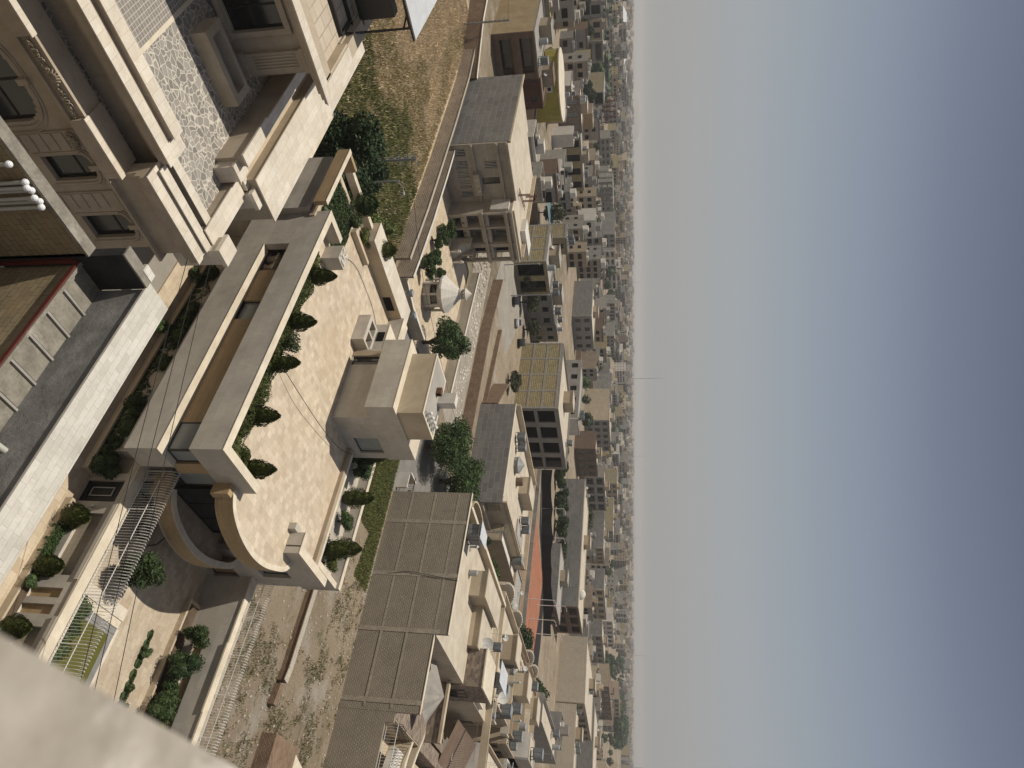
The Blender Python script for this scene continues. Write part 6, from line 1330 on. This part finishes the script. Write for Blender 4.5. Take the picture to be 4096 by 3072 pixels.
# ================================================================ the town spreading to the horizon
def proj(x, y, z):
    d = Vector((x, y, z - H)); dd = d.dot(fwd); return 2048 + 2840 * d.dot(up) / dd, 1536 + 2840 * d.dot(right) / dd
bpy.context.view_layer.update()
FOOT = []
for o in list(S.objects):
    if o.parent is None and o.type == 'EMPTY' and o.get('category') in ('building', 'unfinished building', 'house', 'villa'):
        xs, ys, zs = [], [], []
        for c_ in o.children:
            if c_.type == 'MESH':
                for v in c_.bound_box: p = c_.matrix_world @ Vector(v); xs.append(p.x); ys.append(p.y); zs.append(p.z)
        if not xs: continue
        x0, x1, y0, y1, z1 = min(xs), max(xs), min(ys), max(ys), max(zs)
        pr = [proj(a, b, c) for a in (x0, x1) for b in (y0, y1) for c in (0, z1) if Vector((a, b, c - H)).dot(fwd) > 5]
        if len(pr) < 4: continue
        Ys = [p[1] for p in pr]; bX = proj(x1, y0, 0)[0]; tX = proj(x1, y0, z1)[0]
        FOOT.append((x0, x1, y0, y1, min(Ys), max(Ys), bX, tX, math.hypot((x0 + x1) / 2, (y0 + y1) / 2)))
rg = random.Random(21)
COLS = [('cream', 'pale cream'), ('creamd', 'tan'), ('greystone', 'grey'), ('white', 'whitish'), ('cement', 'dark grey'), ('cementblock', 'cement block'), ('cement', 'dark grey'), ('blocky', 'yellow brick'), ('brown', 'brown'), ('roofg', 'light grey'), ('tanbrick', 'tan brick'), ('cement', 'dark grey'), ('greystone', 'grey')]
def ok(x0, x1, y0, y1, h):
    d = math.hypot((x0 + x1) / 2, (y0 + y1) / 2); tX = proj(x1, y0, h)[0]
    ys = [proj(x0, y0, h)[1], proj(x1, y1, h)[1], proj(x1, y0, h)[1]]; a, b = min(ys), max(ys)
    for f in FOOT:
        if x0 < f[1] + 2 and x1 > f[0] - 2 and y0 < f[3] + 2 and y1 > f[2] - 2: return False
        if f[8] > d - 3 and a < f[5] and b > f[4] and tX > f[6] + .3 * (f[7] - f[6]): return False
    return True
def place(d0, d1, cell, want, store):
    th = 0.62; out = []; cand = []
    D = d0
    while D < d1:
        n = int(2 * th * D / cell)
        for i in range(n): cand.append((D + rg.uniform(-.3, .3) * cell, -th + (i + .5) * 2 * th / n + rg.uniform(-.3, .3) * cell / D))
        D += cell
    rg.shuffle(cand)
    for D, a in cand:
        if len(out) >= want: break
        p = fwd.copy(); p.z = 0; p.normalize(); q = p * math.cos(a) + Vector((right.x, right.y, 0)) * math.sin(a); x, y = q.x * D, q.y * D
        w_, l_ = rg.uniform(8, 15) * cell / 24, rg.uniform(8, 16) * cell / 24; w_, l_ = max(6, min(w_, 22)), max(6, min(l_, 24)); st = rg.choice((1, 2, 2, 2, 3, 3)); h = st * 3.2 + .6
        if -200 < x < -60 and 120 < y < 245 and D < 330: continue
        if x > -58 and y < 200: continue
        if -122 < x < -50 and 50 < y < 132: continue
        if y < 60 and x > -125: continue
        if D < 210: st = min(st, 2); h = st * 3.2 + .4
        if not ok(x - w_ / 2, x + w_ / 2, y - l_ / 2, y + l_ / 2, h): continue
        out.append((x, y, w_, l_, st, h)); store(x, y, w_, l_, st, h, D, a)
        px = [proj(x - w_ / 2, y - l_ / 2, h)[1], proj(x + w_ / 2, y + l_ / 2, h)[1]]
        FOOT.append((x - w_ / 2, x + w_ / 2, y - l_ / 2, y + l_ / 2, min(px), max(px), -9999, -9999, 0))
    return out
def fbox(m, x, y, w_, l_, st, h, wall, front, roof, wins=True):
    x0, x1, y0, y1 = x - w_ / 2, x + w_ / 2, y - l_ / 2, y + l_ / 2
    m.mat(wall).box(x0, y0, 0, x1, y1, h - .05); m.mat(front).box(x1, y0 + .05, 0, x1 + .1, y1 - .05, h)
    m.mat(roof).box(x0 + .1, y0 + .1, h - .05, x1 - .1, y1 - .1, h + .05)
    m.mat(wall)
    for (a, b, c, d) in ((x0, y0, x1, y0 + .25), (x0, y1 - .25, x1, y1), (x0, y0 + .25, x0 + .25, y1 - .25), (x1 - .25, y0 + .25, x1, y1 - .25)): m.box(a, b, h - .02, c, d, h + .7)
    head = rg.random() < .6
    if head:
        a, b = x0 + w_ * rg.uniform(.15, .5), y0 + l_ * rg.uniform(.3, .6); m.mat(rg.choice((wall, 'white', 'greystone'))).box(a, b, h, a + w_ * .3, b + l_ * .3, h + 2.4)
    for _ in range(rg.randint(1, 4)):
        a, b = rg.uniform(x0 + 1, x1 - 1.5), rg.uniform(y0 + 1, y1 - 1.5); m.mat(rg.choice(('greymetal', 'white', 'blackmetal'))).box(a, b, h, a + 1.1, b + 1.1, h + 1.2)
    if wins:
        if st > 1 and rg.random() < .6:
            m.mat(rg.choice(('white', 'roofl', 'greystone')))
            for i in range(1, st): m.box(x1 + .1, y0 - .1, i * 3.2 - .05, x1 + (1.1 if rg.random() < .5 else .25), y1 + .1, i * 3.2 + .12)
        m.mat('dark'); nb = max(2, int(l_ / 3)); kind = rg.random()
        for i in range(st):
            for j in range(nb):
                if rg.random() < .12: continue
                a = y0 + l_ * (j + .22) / nb; b = y0 + l_ * (j + (.78 if kind < .7 else .95)) / nb; m.box(x1 + .1, a, i * 3.2 + 1.1, x1 + .16, b, i * 3.2 + 2.7)
        if rg.random() < .35:
            nb = max(1, int(w_ / 4))
            for i in range(st):
                for j in range(nb): m.box(x0 + w_ * (j + .35) / nb, y0 - .05, i * 3.2 + 1.2, x0 + w_ * (j + .65) / nb, y0, i * 3.2 + 2.4)
    return head
zone = lambda D, a: ('upper' if a < -.3 else 'upper middle' if a < 0 else 'lower middle' if a < .3 else 'lower')
dist_w = lambda D: ('in the middle distance' if D < 350 else 'in the farther streets' if D < 600 else 'far off in the haze')
def near_store(x, y, w_, l_, st, h, D, a):
    c1 = rg.choice(COLS); fr_ = rg.choice(('greystone', 'creamd', 'greystone', 'lstone', 'cement', c1[0]))
    m = MB(); hd = fbox(m, x, y, w_, l_, st, h, c1[0], fr_, rg.choice(('roofl', 'roofg', 'cream', 'roofl')))
    o = m.build('town_house'); sw = {1: 'one', 2: 'two', 3: 'three'}[st]
    tag(o, '%s %s-storey house with %s %s, %s photo part' % (c1[1], sw, 'roof room' if hd else 'flat roof', dist_w(D), zone(D, a)), 'house', '%s town houses %s' % (c1[1], dist_w(D)))
place(112, 300, 14, 75, near_store)
place(200, 470, 19, 105, near_store)
place(460, 860, 31, 90, near_store)
# one object for the mass beyond
m = MB(); far = []
def far_store(x, y, w_, l_, st, h, D, a):
    c1 = rg.choice(COLS); fbox(m, x, y, w_, l_, st, h, c1[0], c1[0], rg.choice(('roofl', 'roofg', 'cream')), D < 1300)
FOOT_keep = FOOT[:]; 
for k_ in range(1500):
    D = 840 + 2600 * (k_ / 1500) ** 1.25 + rg.uniform(-20, 20); a = rg.uniform(-.62, .62)
    p = fwd.copy(); p.z = 0; p.normalize(); q = p * math.cos(a) + Vector((right.x, right.y, 0)) * math.sin(a)
    if a > .355 and D < 1350: continue
    if a < -.42 and 1150 < D < 1900: continue
    st = rg.choice((1, 2, 2, 3, 3, 4)); far_store(q.x * D, q.y * D, rg.uniform(9, 20), rg.uniform(9, 22), st, st * 3.2 + .6, D, a)
tag(struct(m.build('distant_town'), 'stuff'), 'mass of tiny pale roofs fading into the haze below the horizon', 'town')
# trees of the town
def far_tree_mesh(mb, x, y, r, h, rg, n):
    pts = []
    for _ in range(n):
        d = Vector((rg.gauss(0, 1), rg.gauss(0, 1), rg.gauss(0, 1))).normalized(); q = rg.random() ** .35
        pts.append((x + d.x * r * q, y + d.y * r * q, h * .58 + d.z * h * .42 * q))
    leaves(mb, pts, r * .2, rg); mb.ball((x, y, h * .55), r * .72, h * .4 / (r * .72), 7, .2, rg)
kk = 0
tp = []
for _ in range(1400):
    if kk >= 165: break
    D = rg.uniform(185, 780); a = rg.uniform(-.6, .6); p = fwd.copy(); p.z = 0; p.normalize(); q = p * math.cos(a) + Vector((right.x, right.y, 0)) * math.sin(a); x, y = q.x * D, q.y * D
    if -200 < x < -60 and 120 < y < 245: continue
    h = rg.uniform(4.5, 8); r = h * rg.uniform(.4, .65)
    if not ok(x - r, x + r, y - r, y + r, h): continue
    t = thing('town_tree', 'small dark green tree between houses %s, %s photo part' % (dist_w(D), zone(D, a)), 'tree', (x, y, 0), 'trees among the town houses')
    mb = MB(); far_tree_mesh(mb, x, y, r, h, rg, 260); mb.build('crown', rg.choice(('treed', 'tree', 'treed', 'olive')), t); MB().cyl(x, y, 0, h * .4, .18, .12, 6).build('trunk', 'bark', t); kk += 1
rw_ = random.Random(9); nw = 0
for _ in range(500):
    if nw >= 45: break
    D = rw_.uniform(150, 620); a = rw_.uniform(-.6, .6); p = fwd.copy(); p.z = 0; p.normalize(); q = p * math.cos(a) + Vector((right.x, right.y, 0)) * math.sin(a); x, y = q.x * D, q.y * D
    if (-200 < x < -50 and 50 < y < 245) or (x > -58 and y < 200) or (y < 60 and x > -125): continue
    L_ = rw_.uniform(14, 30)
    if not ok(x - L_ / 2, x + L_ / 2, y - 1, y + 1, 2.5): continue
    tag(MB().box(x - L_ / 2, y, 0, x + L_ / 2, y + .3, 2.4).box(x + L_ / 2 - .3, y + .3, 0, x + L_ / 2, y + L_ * .7, 2.4).build('lot_wall', rw_.choice(('mudbrick', 'tanbrick', 'cementblock'))), 'bare lot wall %s, %s photo part' % (dist_w(D), zone(D, a)), 'wall', 'lot walls among the town houses'); nw += 1
mb = MB()
def polar(D, a):
    p = fwd.copy(); p.z = 0; p.normalize(); q = p * math.cos(a) + Vector((right.x, right.y, 0)) * math.sin(a); return q.x * D, q.y * D
for i in range(150):
    D = rg.uniform(780, 1350); a = rg.uniform(.37, .47) + (D - 780) / 570 * rg.uniform(-.02, .01); x, y = polar(D, a); h = rg.uniform(9, 15) * (.75 + .35 * math.sin(a * 60)); far_tree_mesh(mb, x, y, h * .5, h, rg, 120)
tag(struct(mb.build('dark_grove', 'treed'), 'stuff'), 'dark grove of tall trees below the horizon near the bottom border', 'grove')
mb = MB()
for i in range(420):
    band = rg.choice(((-.55, -.3, 700, 1150), (-.3, -.05, 560, 700), (-.2, .1, 1000, 1200), (0, .2, 800, 950), (-.1, .15, 1500, 1800), (.15, .35, 1100, 1500), (-.6, .6, 900, 2600), (-.5, -.38, 430, 560)))
    a = rg.uniform(band[0], band[1]); D = rg.uniform(band[2], band[3]); x, y = polar(D, a); h = rg.uniform(5, 11); far_tree_mesh(mb, x, y, h * .6, h, rg, 60)
tag(struct(mb.build('distant_trees', 'treed'), 'stuff'), 'bands of dark trees scattered through the hazy far town', 'trees')
# long white roofed hall and bare mounds
x, y = polar(1180, -.43); hx = thing('warehouse', 'long hall with a bright white roof below the horizon, upper part of the photo', 'warehouse', (x, y, 0))
rv = Vector((right.x, right.y, 0)); bv = Vector((fwd.x, fwd.y, 0)).normalized(); m = MB().mat('white'); c0 = Vector((x, y, 0)); L2, W2 = 62, 22
P = lambda s, t, z: tuple(c0 + rv * s + bv * t + Vector((0, 0, z)))
for (a, b) in (((-L2, -W2), (L2, -W2)), ((L2, -W2), (L2, W2)), ((L2, W2), (-L2, W2)), ((-L2, W2), (-L2, -W2))): m.face([P(*a, 0), P(*b, 0), P(*b, 7), P(*a, 7)])
m.mat('corr').face([P(-L2, -W2, 7), P(L2, -W2, 7), P(L2, 0, 12), P(-L2, 0, 12)]).face([P(-L2, 0, 12), P(L2, 0, 12), P(L2, W2, 7), P(-L2, W2, 7)]); m.build('hall', parent=hx)
m = MB(); rm = random.Random(5)
for i in range(60):
    a = rm.uniform(-.62, -.2) if i < 35 else rm.uniform(-.6, .6); D = rm.uniform(1500, 3200); x, y = polar(D, a); m.ball((x, y, 0), rm.uniform(30, 90), rm.uniform(.05, .11), 10, .1, rm)
struct(m.build('bare_mounds', 'farpave'))
x, y = polar(4200, -.357); m = MB(); m.ring([(x, y, -5), (x, y, 34), (x, y, 48), (x, y, 55)], [190, 110, 50, 10], 14); struct(m.build('far_hill', 'concrete'))  # hill takes the concrete grey, its haze fade painted into the colour
for i, (D, a, h) in enumerate(((900, -.0077, 63), (900, .489, 66), (1500, .10, 48), (1600, .21, 46), (1400, .36, 50), (1700, -.14, 45))):
    x, y = polar(D, a); t = thing('radio_mast', ('tall thin mast rising above the horizon in the middle of the photo', 'tall thin mast above the horizon at the bottom border', 'short mast on the horizon, lower middle part', 'short mast on the horizon above the orange court', 'short mast on the horizon beside the dark grove', 'short mast on the horizon, upper middle part')[i], 'mast', (x, y, 0), 'masts on the horizon')
    m = MB().ring([(x, y, 0), (x, y, h * .75), (x, y, h)], [.28, .2, .08], 5)
    for q in range(3): m.box(x - .6, y - .6, h * (.5 + q * .15), x + .6, y + .6, h * (.5 + q * .15) + .3)
    m.build('mast', 'greymetal', t)
# ================================================================ haze
hz = MB().box(-9500, -3000, -1, 4500, 10500, 80).build('haze')
hm = bpy.data.materials.new('haze'); hm.use_nodes = True; n = hm.node_tree
for q in list(n.nodes):
    if q.type == 'BSDF_PRINCIPLED': n.nodes.remove(q)
vs = n.nodes.new('ShaderNodeVolumePrincipled'); vs.inputs['Color'].default_value = (.76, .77, .78, 1); vs.inputs['Density'].default_value = HAZE
vs.inputs['Anisotropy'].default_value = 0.2
n.links.new(vs.outputs[0], [q for q in n.nodes if q.type == 'OUTPUT_MATERIAL'][0].inputs['Volume'])
hz.data.materials.clear(); hz.data.materials.append(hm); struct(hz, 'stuff'); hz['label'] = 'pale dusty haze over the whole town'; hz['category'] = 'haze'
